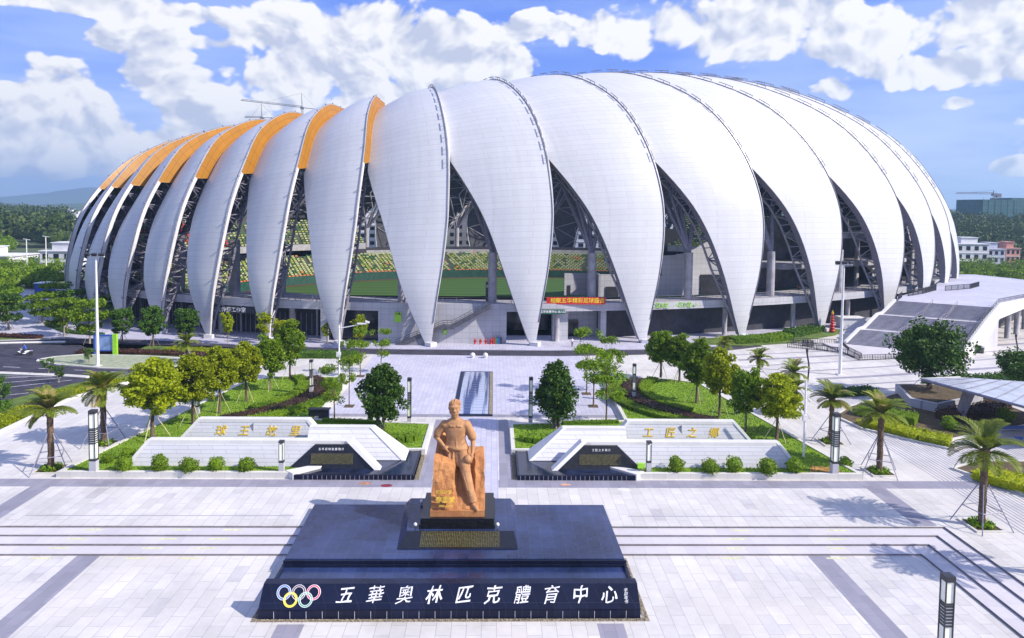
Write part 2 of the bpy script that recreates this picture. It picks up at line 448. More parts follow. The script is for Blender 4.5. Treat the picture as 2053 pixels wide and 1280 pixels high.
def PT(k, u, v, extra=0.0):
    """point of petal k: u from its left edge (0) to its raised right ridge (1)"""
    a, b = TH(k-1, v), TH(k, v)
    if k % NP == 0: a = TH(k-1, v) if k > 0 else TH(NP-1, v) - 2*PI
    lo = (1 - v/VJ)**EXPO(k)*.955 if v < VJ else 0.0
    uu = lo + (1-lo)*u
    th = a + (b-a)*uu
    n = SN(th, v)
    bulge = .35*math.sin(PI*u)*min(1, v*6)
    return SP(th, v) - n*(depu(v, u, k)*(1-u)**1.3 + extra - bulge), n

stad = thing('stadium', 'huge white stadium wrapped in overlapping leaf shaped roof petals', 'stadium', (10, 200, 0))
MT['petal'] = None
m, q, p = newmat('white_roof_sheeting')
t = q.n('ShaderNodeTexCoord')
b = q.n('ShaderNodeTexBrick'); q.link(t.outputs['UV'], b.inputs['Vector'])
b.inputs['Scale'].default_value = 1; b.inputs['Brick Width'].default_value = 7.5; b.inputs['Row Height'].default_value = 1.15
b.inputs['Mortar Size'].default_value = .055; b.inputs['Mortar Smooth'].default_value = .5
b.inputs['Color1'].default_value = (.535, .54, .57, 1); b.inputs['Color2'].default_value = (.56, .565, .595, 1); b.inputs['Mortar'].default_value = (.44, .44, .49, 1)
n1 = q.noise(t.outputs['Object'], .05, 6, .65)
mpx = q.n('ShaderNodeMapping'); q.link(t.outputs['UV'], mpx.inputs[0]); mpx.inputs['Scale'].default_value = (.25, .02, 1)
n2 = q.noise(mpx.outputs[0], 3.0, 5, .7)
k = q.m('ADD', q.m('MULTIPLY', n1.outputs['Fac'], .16), q.m('MULTIPLY', n2.outputs['Fac'], .26)); k = q.m('SUBTRACT', 1.20, k)
q.link(q.mix(1.0, b.outputs[0], q.comb(k, k, k), 'MULTIPLY'), p.inputs['Base Color'])
rg = q.m('MULTIPLY_ADD', n2.outputs['Fac'], .2, .26); q.link(rg, p.inputs['Roughness'])
bp = q.n('ShaderNodeBump'); bp.inputs['Strength'].default_value = .25; bp.inputs['Distance'].default_value = .05
hb = q.m('ADD', q.m('MULTIPLY', b.outputs['Fac'], -.6), q.m('MULTIPLY', n2.outputs['Fac'], .5))
q.link(hb, bp.inputs['Height']); q.link(bp.outputs[0], p.inputs['Normal'])
MT['petal'] = m
MT['orange'] = tiles('orange_roof_lining', (.37, .155, .005), (.19, .075, .004), 3.0, 1.2, .05, uv=True, var=.08, rough=.5, offset=0, big=.1)
MT['rim'] = mat('petal_white_rim', (.66, .65, .67), .45, .08, .4)
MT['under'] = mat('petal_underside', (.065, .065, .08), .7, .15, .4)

MT['truss'] = mat('pale_grey_truss_paint', (.34, .33, .38), .45, .1, 2)
NU, NV = 8, 44
for k in range(NP):
    front = k < 16
    nu, nv = (NU, NV) if front else (4, 22)
    vs = []; uvs = []
    vv = []
    for j in range(nv+1): vv.append(j/nv)
    # finer rows round the junction so that the step is crisp
    vv = sorted(set(vv + [VJ-.004, VJ+.008, VJ+.018, VJ+.03]))
    nv = len(vv)-1
    L = 0; last = None
    for v in vv:
        c, _ = PT(k, 1.0, v)
        if last is not None: L += (c-last).length
        last = c
        row = []
        for i in range(nu+1):
            pnt, n = PT(k, i/nu, v); row.append((pnt, n))
        wdt = (row[0][0]-row[-1][0]).length
        for i, (pnt, n) in enumerate(row):
            vs.append(pnt); uvs.append((-(1-i/nu)*wdt, L))
        for i, (pnt, n) in enumerate(row):
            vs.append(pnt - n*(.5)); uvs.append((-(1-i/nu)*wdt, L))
    W = 2*(nu+1)
    nskin = len(vs); vs += list(vs); uvs += list(uvs)
    fs = []; mi = []
    for j in range(nv):
        for i in range(nu):
            a = j*W+i; fs.append((a, a+1, a+W+1, a+W)); mi.append(0)
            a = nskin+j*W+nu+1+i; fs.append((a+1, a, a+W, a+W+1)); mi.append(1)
        a = nskin+j*W; fs.append((a, a+W, a+W+nu+1, a+nu+1)); mi.append(2)
        a = nskin+j*W+nu; fs.append((a+W, a, a+nu+1, a+W+nu+1)); mi.append(2)
    for j, fl in ((0, 0), (nv, 1)):
        for i in range(nu):
            a = nskin+j*W+i; f = (a, a+nu+1, a+nu+2, a+1); fs.append(f if not fl else f[::-1]); mi.append(2)
    ox, oy, oz = stad.location
    me = bpy.data.meshes.new('roof_petal')
    me.from_pydata([(x-ox, y-oy, z-oz) for x, y, z in vs], [], fs)
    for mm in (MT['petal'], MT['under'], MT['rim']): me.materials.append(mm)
    me.polygons.foreach_set('material_index', mi)
    me.polygons.foreach_set('use_smooth', [x == 0 for x in mi])
    ul = me.uv_layers.new(name='uv')
    for lp in me.loops: ul.data[lp.index].uv = uvs[lp.vertex_index]
    # the first-row panels are flat: keep the tip wide enough to stand on its shoe
    me.update()
    pet = bpy.data.objects.new('roof_petal', me); col.objects.link(pet); pet.parent = stad
    # orange lining on the side of the raised ridge
    fb_ = MB(); uvf = []
    st = [VJ + (1-VJ)*i/(22 if front else 10) for i in range((22 if front else 10)+1)]
    L = 0; last = None
    pv = []
    for v in st:
        c, n = PT(k, 1.0, v)
        if last is not None: L += (c-last).length
        last = c
        dd = max(.6, dep(v, k+1)*1.02 + .1)
        tdir = (SP(TH(k, v)+.003, v)-SP(TH(k, v), v)).normalized()
        a = c + tdir*.05 - n*.05; b2 = c + tdir*.14 - n*dd
        pv += [a, b2, a - tdir*.25, b2 - tdir*.25]; uvf += [(L, 0), (L, dd), (L, 0), (L, dd)]
    fsx = []
    for j in range(len(st)-1):
        o = j*4
        fsx += [(o, o+4, o+5, o+1), (o+2, o+3, o+7, o+6), (o+1, o+5, o+7, o+3), (o, o+2, o+6, o+4)]
    fsx += [(0, 1, 3, 2)]
    fb_.add(pv, fsx)
    fo = fb_.build('side_fascia', MT['orange'] if (k <= 7 or k > 37) else MT['rim'], pet)
    ul = fo.data.uv_layers.new(name='uv')
    for lp in fo.data.loops: ul.data[lp.index].uv = uvf[lp.vertex_index]
    # flanges, ridge rail, truss
    fl = MB()
    for side, dpt, v0, v1 in ((0, 1.5, .0, VJ), (1, .70, .0, VJ)):
        nn = 44 if front else 10
        pv = []
        for j in range(nn+1):
            v = v0 + (v1-v0)*j/nn
            c, n = PT(k, float(side), v)
            c2, _ = PT(k, .04 if side == 0 else .96, v)
            ins = (c2-c); ins = ins.normalized()*.16 if ins.length > 1e-6 else Vector((0, 0, 0))
            dd = dpt*min(1, .25+v*5); c = c - ins*.35
            pv += [c - n*.02, c - n*dd, c - n*dd + ins, c - n*.02 + ins]
        fsx = []
        for j in range(nn):
            o = j*4
            for a_i in range(4):
                b_i = (a_i+1) % 4
                fsx.append((o+a_i, o+b_i, o+4+b_i, o+4+a_i))
        # slot 0 white rim for the ridge, slot 1 grey steel for the left edge
        fl.cur = 1 if side == 0 else 0
        # push the flange a hair outside the panel so no faces coincide
        fl.add([x for x in pv], fsx)
    fl.build('edge_flange', [MT['rim'], MT['steel']], pet)
    rl = MB()
    nn = 66 if front else 12
    rp_ = []
    for j in range(nn+1):
        v = .06 + .93*j/nn
        c, n = PT(k, .985, v); rp_.append((c, n, v))
    rl.path([c + n*.08 for c, n, v in rp_], .09, 4, True)
    if front and k < 8:
        for j in range(3, nn, 5):
            c0, n0, v0 = rp_[j]; rl.tube(c0 - n0*.05, c0 + n0*.42, .13, n=5)
    if front and k >= 8:
        for j in range(0, nn-1):
            if j % 3 == 2 or rp_[j][2] < .42: continue
            (c0, n0, v0), (c1, n1, v1) = rp_[j], rp_[j+1]
            rl.tube(c0 + n0*.12, c0 + n0*.62, .06, n=4); rl.tube(c0 + n0*.60, c1 + n1*.60, .085, n=4)
    rl.build('ridge_rail', MT['steel'], pet)
    tr = MB()
    def chord(v):
        c, n = PT(k, (.06 if k >= 9 else .94 if k <= 7 else .5) if v < VJ else .5, v)
        if v < VJ: d_ = .7 + 4.2*sst(v/.20)
        else: d_ = 5.3
        return c - n*d_
    nn = 18 if front else 8
    pc = None; pL = None; pR = None
    for j in range(nn+1):
        v = .01 + .97*j/nn
        c = chord(v); l, n = PT(k, .08, v, .7); r_, n = PT(k, .92, v, .7)
        if pc is not None:
            tr.tube(pc, c, .24, n=6, cap=False)
            mid = chord(v - .97/nn/2)
            for q_ in (l, r_, pL, pR): tr.tube(mid, q_, .13, n=4, cap=False)
            if front: tr.tube(pc, pL if k >= 9 else pR, .10, n=4, cap=False)
            if front:
                for fr in (.33, .66): tr.tube(mid, pL.lerp(pR, fr), .07, n=4, cap=False)
        pc, pL, pR = c, l, r_
    tr.build('petal_truss', MT['truss'] if k >= 8 else MT['steel'], pet)
    sh = MB()
    b0 = SP(TH(k, 0), 0)
    sh.obox((b0.x, b0.y, .35), (1.6, 1.6, .9), 0.3*k)
    sh.build('footing', MT['rim'], pet)

# inner ring beam and branching columns
rb = MB()
NR = 90
for (v, d_, r_) in ((.985, 2.2, .35), (.985, 5.0, .25), (.8, 5.4, .22), (.63, 5.6, .22), (.47, 5.6, .22)):
    pts = []
    for i in range(NR+1):
        th = 2*PI*i/NR
        pts.append(SP(th, v) - SN(th, v)*d_)
    rb.path(pts, r_, 5, False)
rb.build('ring_beams', MT['steel'], stad)
for k in range(NP):
    a, b_ = TH(k, 0), TH(k+1, 0) if k < NP-1 else TH(0, 0)+2*PI
    th = a + (b_-a)*(.52 if k < 16 else .5)
    base = EP(.945, th, 7.6)
    top = base + Vector((0, 0, 9.6))
    cb = MB(); cb.path([base, top], [.85, .85], 16)
    co = cb.build('tree_column', MT['concp'], stad)
    br = MB()
    for (dt, v) in ((-.07, .60), (-.025, .74), (.025, .66), (.06, .56), (-.05, .48), (.035, .80)):
        tp = SP(th+dt + ip(TW, v)*.3, v); tp = tp - SN(th+dt, v)*5.2
        br.tube(top - Vector((0, 0, .3)), tp, .42, .28, 8)
    br.build('branch', MT['steel'], co)

# podium: deck, fascia and the recessed ground floor
BX, BY, BA, BB = 10, 197, 84, 58
def BP(sc_, th, z, add=0.0):
    x = (BA*sc_+add)*math.cos(th); y = (BB*sc_+add)*math.sin(th)
    c, s = math.cos(.14), math.sin(.14)
    return Vector((BX + x*c - y*s, BY + x*s + y*c, z))
N = 180
dk = MB()
for i in range(N):
    t0, t1 = 2*PI*i/N, 2*PI*(i+1)/N
    def ring(t):
        o = EP(.972, t, 7.6); ang = (t+.12) % (2*PI); w_ = max(sst((ang+2*PI-R(338))/.2) if ang > R(338) else 0, 1.0 if ang < R(214) else 0, sst((R(226)-ang)/R(12)) if ang < R(226) else 0)
        inn = BP(1.0, t+.12, 7.6, 1.0+15*w_)
        return o, inn
    (a, b_), (c, d_) = ring(t0), ring(t1)
    z0 = 6.1
    dk.cur = 0
    dk.quad(a, c, d_, b_)
    dk.cur = 1
    dk.quad((a.x, a.y, z0), (c.x, c.y, z0), c, a)
    dk.quad((b_.x, b_.y, z0), b_, d_, (d_.x, d_.y, z0))
    dk.quad((a.x, a.y, z0), (b_.x, b_.y, z0), (d_.x, d_.y, z0), (c.x, c.y, z0))
dk.build('podium_deck', [MT['concp'], MT['conc']], stad)
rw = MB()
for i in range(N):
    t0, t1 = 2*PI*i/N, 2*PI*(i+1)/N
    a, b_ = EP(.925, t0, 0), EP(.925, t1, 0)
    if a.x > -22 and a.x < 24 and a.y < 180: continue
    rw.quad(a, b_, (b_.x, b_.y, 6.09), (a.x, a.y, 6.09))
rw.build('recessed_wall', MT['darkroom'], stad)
# railing on the podium edge
rr = MB()
pts = []
for i in range(300):
    t0 = 2*PI*i/300
    a = EP(.968, t0, 7.6)
    if a.y > 215: continue
    rr.box(a.x-.04, a.y-.04, 7.6, a.x+.04, a.y+.04, 8.75)
    b_ = EP(.968, 2*PI*(i+1)/300, 7.6)
    for zz in (7.95, 8.3, 8.72): rr.tube((a.x, a.y, zz), (b_.x, b_.y, zz), .035, n=4, cap=False)
rr.build('deck_railing', MT['steel'], stad)
# hedge tubs and signs glimpsed along the railing
# ground floor columns
for i in range(44):
    th = 2*PI*i/44
    a = EP(.958, th, 0)
    if a.y > 190 or (-21 < a.x < 10): continue
    cb = MB(); cb.path([(a.x, a.y, 0), (a.x, a.y, 6.1)], .5, 14)
    cb.build('ground_column', MT['concp'], stad, True)
# doors and bright things in the shade of the ground floor
sf = MB(); sd2 = MB()
for i in range(120):
    th = PI + .25 + i*.0105
    a = EP(.93, th, 0)
    if a.x > -22: continue
    sf.tube((a.x, a.y, 0), (a.x, a.y, 4.6), .06, n=4)
    if i % 5 == 0: sf.tube((a.x, a.y-.1, 0), (a.x, a.y-.1, 5.6), .22, n=6)
sf.build('shopfront_mullion', MT['concp'], stad)
# the solid wall with the outside stair, the tunnel mouth and the entrance porch
def wy(x): 
    # front line of the podium at abscissa x (bisect on the ellipse angle)
    lo, hi = -PI+.4, -.35
    for _ in range(40):
        mid = (lo+hi)/2
        if EP(.972, mid, 0).x < x: lo = mid
        else: hi = mid
    return EP(.972, lo, 0).y
def wseg(mb, x0, x1, z0, z1, thick=.5, dy=0.0, n=8):
    for i in range(n):
        a, b_ = x0+(x1-x0)*i/n, x0+(x1-x0)*(i+1)/n
        ya, yb = wy(a)+dy, wy(b_)+dy
        mb.hexa([(a, ya, z0), (b_, yb, z0), (b_, yb+thick, z0), (a, ya+thick, z0)], [(a, ya, z1), (b_, yb, z1), (b_, yb+thick, z1), (a, ya+thick, z1)])
fw = MB(); wseg(fw, -16.5, 3.4, 0, 7.64, .6, -.12, 14); fw.build('podium_wall', MT['conc'], stad)
fw = MB(); wseg(fw, -30.3, -28.8, 0, 6.1, .6, -.05, 1); fw.build('podium_wall', MT['conc'], stad)
fw = MB(); wseg(fw, -19.2, -16.5, 0, 6.1, .6, -.05, 2); fw.build('podium_wall', MT['conc'], stad)
fw = MB(); wseg(fw, 3.4, 5.0, 0, 6.1, 1.2, -.03, 1); fw.build('podium_wall', MT['conc'], stad)
fw = MB(); wseg(fw, 14.0, 17.0, 0, 6.1, 3.0, 1.5, 2); fw.build('podium_wall', MT['conc'], stad)
fw = MB(); wseg(fw, 23.5, 24.6, 0, 6.1, 4.0, 1.2, 1); fw.build('podium_wall', MT['conc'], stad)
ew = MB(); wseg(ew, -28.8, -19.2, 0, 6.08, .2, 1.8, 5); ew.build('shopfront_glass', MT['glass_dark'], stad)
ew = MB(); wseg(ew, 5.0, 14.0, 0, 6.08, .3, 14.0, 4); ew.build('shopfront_glass', MT['glass_dark'], stad)
ew = MB(); wseg(ew, 24.6, 30, 0, 6.08, .2, 6.0, 3); ew.build('shopfront_glass', MT['glass_dark'], stad)
pw = MB()
wseg(pw, 17.0, 23.5, 0, 6.08, .3, 6.5, 3)
pw.build('porch_wall', MT['conc'], stad)
pd = MB(); pd.box(17.6, wy(18)+6.1, 0, 19.6, wy(18)+6.6, 3.4)
pd.build('entrance_door', MT['glass_dark'], stad)
# outside stair climbing to the right along the wall
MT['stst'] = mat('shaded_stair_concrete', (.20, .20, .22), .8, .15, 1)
stp = MB()
x0, x1 = -15.6, 2.0
n = 44
for i in range(n):
    a = x0 + (x1-x0)*i/n
    if .50 < i/n < .60: zt = 7.6*.5
    else: zt = 7.6*(i+1)/n if i/n <= .5 else 3.8 + 3.8*((i+1)/n-.6)/.4
    zt = min(zt, 7.6); y0 = wy(a)-2.3
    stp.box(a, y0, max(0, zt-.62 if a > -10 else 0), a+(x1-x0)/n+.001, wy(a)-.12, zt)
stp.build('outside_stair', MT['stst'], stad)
MT['balus'] = mat('dark_stair_steel', (.09, .09, .11), .5, .15, 2)
sr = MB()
pr = None
for i in range(0, n+1):
    a = x0 + (x1-x0)*i/n; f = i/n
    zt = 7.6*f if f <= .5 else (3.8 if f < .6 else 3.8+3.8*(f-.6)/.4)
    y0 = wy(a)-2.35
    if i % 2 == 0: sr.box(a-.035, y0-.03, zt-.3, a+.035, y0+.04, zt+1.05)
    c = (a, y0, zt)
    if pr:
        for dz in (.3, .65, 1.05): sr.tube((pr[0], pr[1], pr[2]+dz), (c[0], c[1], c[2]+dz), .05, n=4, cap=False)
        sr.hexa([(pr[0], y0-.02, pr[2]-.55), (c[0], y0-.02, c[2]-.55), (c[0], y0+.1, c[2]-.55), (pr[0], y0+.1, pr[2]-.55)],
                [(pr[0], y0-.02, pr[2]+.12), (c[0], y0-.02, c[2]+.12), (c[0], y0+.1, c[2]+.12), (pr[0], y0+.1, pr[2]+.12)])
    pr = c
sr.build('stair_balustrade', MT['balus'], stad)

# the pitch, the track and the stands
fd = MB(); NF = 96
fd.add([BP(.985, 2*PI*i/NF, .12) for i in range(NF)], [tuple(range(NF))])
m, q, p = newmat('mown_pitch')
t = q.n('ShaderNodeTexCoord'); s_ = q.n('ShaderNodeSeparateXYZ'); q.link(t.outputs['Object'], s_.inputs[0])
wv_ = q.m('SINE', q.m('MULTIPLY', s_.outputs[1], .9)); f = q.ss(wv_, -.25, .25)
nz = q.noise(t.outputs['Object'], .4, 4)
c_ = q.mix(f, (.022, .070, .006), (.040, .11, .010)); c_ = q.mix(q.m('MULTIPLY', nz.outputs['Fac'], .5), c_, (.03, .08, .01))
q.link(c_, p.inputs['Base Color']); p.inputs['Roughness'].default_value = .9
MT['pitch'] = m
fd.build('pitch', MT['pitch'], stad)
tk = MB()
for i in range(NF):
    a, b_ = 2*PI*i/NF, 2*PI*(i+1)/NF
    if a > R(200): continue
    tk.quad(BP(.965, a, .16), BP(.965, b_, .16), BP(1.0, b_, .16), BP(1.0, a, .16))
tk.build('running_track', mat('red_track', (.12, .035, .025), .9, .1, .5), stad)
MT['seatA'] = mat('cream_green_seats', (.42, .46, .22), .6, .1, 1)
MT['seatB'] = mat('yellow_green_seats', (.28, .35, .05), .6, .1, 1)
MT['seatC'] = mat('green_seats', (.03, .13, .03), .6, .1, 1)
MT['seatD'] = mat('red_seats', (.55, .03, .04), .6, .1, 1)
MT['seatE'] = mat('orange_seats', (.72, .22, .06), .6, .1, 1)
def inside(p_, lim=.955):
    dx, dy = p_.x-CX, p_.y-CY; c, s = math.cos(PSI), math.sin(PSI)
    x, y = dx*c+dy*s, -dx*s+dy*c
    if y > 0: y /= .8
    return math.hypot(x/EA, y/EB) < lim
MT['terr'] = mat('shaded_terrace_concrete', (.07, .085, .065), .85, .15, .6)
def tier(add0, z0, z1, rows, depth, ang0, ang1, red=None, orange_first=True, sl=1.35):
    cb = MB(); se = MB()
    zr = (z1-z0)/rows; dr = depth/rows
    na = max(8, int((ang1-ang0)*22))
    for r in range(rows):
        za = z0 + zr*r
        for i in range(na):
            a, b_ = ang0+(ang1-ang0)*i/na, ang0+(ang1-ang0)*(i+1)/na
            p0, p1 = BP(1, a, za, add0+dr*r), BP(1, b_, za, add0+dr*r)
            p2, p3 = BP(1, b_, za, add0+dr*(r+1)), BP(1, a, za, add0+dr*(r+1))
            if not (inside(p2) and inside(p3)): continue
            cb.quad(p0, p1, p2, p3)
            cb.quad(Vector((p0.x, p0.y, za-zr)), Vector((p1.x, p1.y, za-zr)), p1, p0)
        Lr = 0; a = ang0
        while a < ang1:
            pa = BP(1, a, za, add0+dr*(r+.55)); pb = BP(1, a+.001, za, add0+dr*(r+.55))
            da = sl/((pb-pa).length/.001)
            if inside(pa, .955) and int(a*180/PI*1.0) % 11 != 0 and rnd.random() > .03:
                pb = BP(1, a+da*.66, za, add0+dr*(r+.55))
                dx, dy = pb.x-pa.x, pb.y-pa.y
                x = rnd.random()
                se.cur = 0 if x < .55 else (1 if x < .82 else 2)
                if red and red[0] < a < red[1] and abs((r/rows)-.5 - .35*math.sin(a*40)) < .22: se.cur = 3
                if orange_first and r == 0: se.cur = 4
                if orange_first and x > .97: se.cur = 4
                se.obox(((pa.x+pb.x)/2, (pa.y+pb.y)/2, za+.33), (math.hypot(dx, dy), .38, .42), math.atan2(dy, dx))
            a += da
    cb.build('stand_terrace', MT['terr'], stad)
    s_ = se.build('seats', [MT[x] for x in ('seatA', 'seatB', 'seatC', 'seatD', 'seatE')], stad)
    s_['kind'] = 'stuff'
tier(.5, 2.6, 8.4, 13, 15, R(-22), R(222), None, True)
tier(13, 11.6, 26.5, 20, 19, R(118), R(236), (R(150), R(212)), False)
tier(14, 11.6, 24, 16, 17, R(-52), R(48), None, False)
MT['pads'] = mat('dark_green_pads', (.012, .07, .05), .6, .2, 1)
for (a0, a1, add, z0_, z1_, tgt) in ((R(-22), R(222), .3, 0.0, 2.9, 'g'), (R(118), R(236), 12.8, 10.2, 12.3, 'p'), (R(-52), R(48), 13.8, 10.2, 12.3, 'p'), (R(60), R(117), 15.7, 7.6, 9.4, 'p'),
                                     (R(-52), R(236), 19.5, 7.6, 10.3, 'b'), (R(118), R(236), 32.5, 7.6, 26.5, 'b'), (R(-52), R(48), 31.4, 7.6, 23.8, 'b')):
    mb = MB()
    na = int((a1-a0)*20)
    for i in range(na):
        a, b_ = a0+(a1-a0)*i/na, a0+(a1-a0)*(i+1)/na
        c0, c1, c2, c3 = BP(1, a, z0_, add), BP(1, b_, z0_, add), BP(1, b_, z0_, add+.25), BP(1, a, z0_, add+.25)
        if not (inside(c0, .95) and inside(c1, .95)): continue
        up = Vector((0, 0, z1_-z0_))
        mb.hexa([c0, c1, c2, c3], [c0+up, c1+up, c2+up, c3+up])
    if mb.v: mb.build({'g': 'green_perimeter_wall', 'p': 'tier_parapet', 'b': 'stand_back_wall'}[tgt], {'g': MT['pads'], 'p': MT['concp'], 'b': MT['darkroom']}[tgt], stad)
# floors and stairs in the open side on the right, blank white wall behind petals four and five
for (zz, th0, th1, r0, r1) in ((14.2, R(-82), R(20), .93, .80), (20.8, R(-76), R(20), .92, .78), (14.2, R(-178), R(-150), .90, .80)):
    nn = 30; gs = MB()
    for i in range(nn):
        a, b_ = th0+(th1-th0)*i/nn, th0+(th1-th0)*(i+1)/nn
        lo = [EP(r0, a, zz-1.2), EP(r0, b_, zz-1.2), EP(r1, b_, zz-1.2), EP(r1, a, zz-1.2)]
        gs.hexa(lo, [x+Vector((0, 0, 1.2)) for x in lo])
    gs.build('gallery_slab', MT['concp'], stad)
gw = MB()
for i in range(30):
    a, b_ = R(-80)+R(100)*i/30, R(-80)+R(100)*(i+1)/30
    gw.quad(EP(.82, a, 7.6), EP(.82, b_, 7.6), EP(.82, b_, 24), EP(.82, a, 24))
gw.build('gallery_wall', mat('grey_gallery_wall', (.13, .125, .14), .8, .2, .3), stad)
for i in range(14):
    a = EP(.90, R(-74)+R(88)*i/13, 7.6)
    cb = MB(); cb.path([a, (a.x, a.y, 20)], .55, 12); cb.build('gallery_column', MT['concp'], stad, True)
for i in range(7):
    t0 = R(-66)+R(74)*i/6
    a, b_ = EP(.925, t0, 13.4), EP(.925, t0+.10, 7.8)
    gx = MB()
    d_ = Vector((0, 0, .9)); o_ = EP(.90, t0, 0)-EP(.925, t0, 0)
    gx.hexa([b_, a, a+o_, b_+o_], [b_+d_, a+d_, a+o_+d_, b_+o_+d_])
    gx.tube(a+Vector((0, 0, 1.9)), b_+Vector((0, 0, 1.9)), .06, n=4)
    gx.build('gallery_stair', MT['concp'], stad)
bw = MB()
def by(x): return wy(x) + 8.5
def bseg(x0, x1, tops, th=.6, dy=0.0):
    n = len(tops)-1
    for i in range(n):
        a, b_ = x0+(x1-x0)*i/n, x0+(x1-x0)*(i+1)/n
        ya, yb = by(a)+dy, by(b_)+dy
        bw.hexa([(a, ya, 7.6), (b_, yb, 7.6), (b_, yb+th, 7.6), (a, ya+th, 7.6)], [(a, ya, tops[i]), (b_, yb, tops[i+1]), (b_, yb+th, tops[i+1]), (a, ya+th, tops[i])])
bseg(17.3, 24, [12.2]*4, .6, 4.0)
bw.box(24, by(24)+.0, 7.6, 24.5, by(24)+4.4, 12.3)
bseg(24, 33.5, [12.3]*5)
bseg(33.5, 52, [16.6, 16.2, 16.1, 16.2, 16.6, 17.4, 18.6, 20.0, 20.4])
bw.build('stand_end_wall', MT['conc'], stad)
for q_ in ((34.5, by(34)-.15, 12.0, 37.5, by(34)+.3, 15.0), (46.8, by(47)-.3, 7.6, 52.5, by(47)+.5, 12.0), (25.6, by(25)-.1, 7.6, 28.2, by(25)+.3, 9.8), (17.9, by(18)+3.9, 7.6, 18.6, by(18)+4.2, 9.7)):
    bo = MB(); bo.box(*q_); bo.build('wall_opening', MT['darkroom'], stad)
for xx in (-56.5, -50.4, -64, -72, -40.3):
    cb = MB(); cb.box(xx-.75, wy(xx)+5, 7.6, xx+.75, wy(xx)+7.5, 18.5); cb.build('square_pier', MT['concp'], stad)

# signs and banners on the stadium, each a thing of its own
def sign_box(name, label, cat, c, sx, sz, m, texts, rz=0.0, th=.12, group=None):
    t = thing(name, label, cat, c, group)
    b = MB(); b.box(-sx/2, -th/2, -sz/2, sx/2, th/2, sz/2)
    o = b.build('board', m, t, world=False)
    for (body, size, dx, dz, tm) in texts:
        o2 = put_text('lettering', body, size, (c[0]+dx, c[1]-th/2-.02, c[2]+dz), tm, t, extrude=.015, offset=.01)
    t.rotation_euler = (0, 0, rz)
    return t
sign_box('banner', 'long red banner with yellow characters hung on the podium railing', 'banner', (18.3, wy(18.3)-.25, 8.15), 11.4, 1.35, MT['red'],
         [('相聚五华', 1.05, -2.9, 0, MT['yellow']), ('精彩足球盛会', 1.05, 2.4, 0, MT['yellow'])], .06)
sign_box('entrance_sign', 'small dark green sign with white characters under the red banner', 'sign', (13.6, wy(13.6)-.3, 6.1), 5.2, .9, mat('dark_green_sign', (.01, .10, .06), .5, .1, 2),
         [('五华体育中心', .55, -.6, 0, MT['whitetxt']), ('出入口', .5, 1.9, 0, MT['whitetxt'])], .06)
for (tx, xx) in (('←C区B区', 35.0), ('A区D区→', 41.0)):
    yy = wy(xx)-.12
    o = put_text('direction_lettering', tx, 1.15, (xx, yy, 6.85), MT['lime'], None, rz=.20, extrude=.04)
    tag(o, 'lime green %s arrow lettering on the podium edge' % ('left pointing' if tx[0] == '←' else 'right pointing'), 'sign')
sign_box('shop_sign', 'black sign band with white characters over the shaded shopfront', 'sign', (-49.5, wy(-49.5)-.5, 5.3), 15, 1.3, MT['darksteel'],
         [('文化传播工作室', 1.0, 0.6, 0, MT['whitetxt'])], -.13)
sign_box('poster', 'upper lime and black notice on the white wall left of the stair', 'sign', (-15.4, wy(-15.4)-.75, 5.1), 1.25, 1.9, MT['lime'], [('体育', .5, 0, .6, MT['darksteel'])])
sign_box('small_sign', 'small lime square notice on the wall under the stair', 'sign', (-6.6, wy(-6.6)-.3, 2.3), .9, .9, MT['lime'], [('足', .5, 0, 0, MT['whitetxt'])])
sign_box('gate_sign', 'small lime notice on the white wall behind the red banner', 'sign', (31.0, by(31)-.3, 9.9), 1.0, 1.4, MT['lime'], [('出', .6, 0, 0, MT['whitetxt'])])
cx_, cy_ = 4.2, wy(4.2)
sign_box('totem_sign', 'narrow dark and green poster board beside the concrete column over the stair', 'sign', (1.6, wy(1.6)+3.0, 9.6), 1.3, 3.8, MT['darksteel'],
         [('足球', .55, 0, 1.0, MT['whitetxt'])])
# ---------------------------------------------------------------- ground, plaza, steps, roads
gr = MB(); gr.quad((-20000, -300, -.9), (20000, -300, -.9), (20000, 26000, -.9), (-20000, 26000, -.9))
struct('ground', gr, MT['ground'])
def sheet(name, poly, z, m, low=-.85):
    b = MB(); b.prism(poly, low, z, False); return struct(name, b, m)
# sunken front plaza with four steps round it
SY = [55.6, 54.4, 53.2, 51.95]; SX = [40.0, 38.65, 37.2, 35.85]
def ringpoly(i):
    return SX[i], SY[i]
lp_ = MB(); lp_.box(-SX[3]-.5, 20, -.85, SX[3]+.5, SY[3]+.5, -.60); struct('lower_plaza', lp_, MT['pave'])
for i in range(3):
    b = MB(); xo, yo = SX[i], SY[i]; xi, yi = SX[i+1], SY[i+1]
    z = -.15*(i+1)
    b.box(-xo, yi, -.84, xo, yo, z); b.box(-xo, 20, -.84, -xi, yi, z); b.box(xi, 20, -.84, xo, yi, z)
    struct('plaza_step', b, MT['tread'])
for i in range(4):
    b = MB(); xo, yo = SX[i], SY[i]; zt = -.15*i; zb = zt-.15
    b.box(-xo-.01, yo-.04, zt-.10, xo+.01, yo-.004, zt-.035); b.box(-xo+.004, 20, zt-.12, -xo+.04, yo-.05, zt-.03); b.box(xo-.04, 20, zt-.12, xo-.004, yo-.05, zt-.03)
    struct('step_shade_line', b, MT['riser_shade'])  # thin dark strips paint the shadow gap under each step edge
up = MB()
up.box(-58, SY[0], -.85, 60, 124.5, 0); up.box(-58, 20, -.85, -SX[0], SY[0], 0); up.box(SX[0], 20, -.85, 60, SY[0], 0)
struct('plaza', up, MT['pave'])
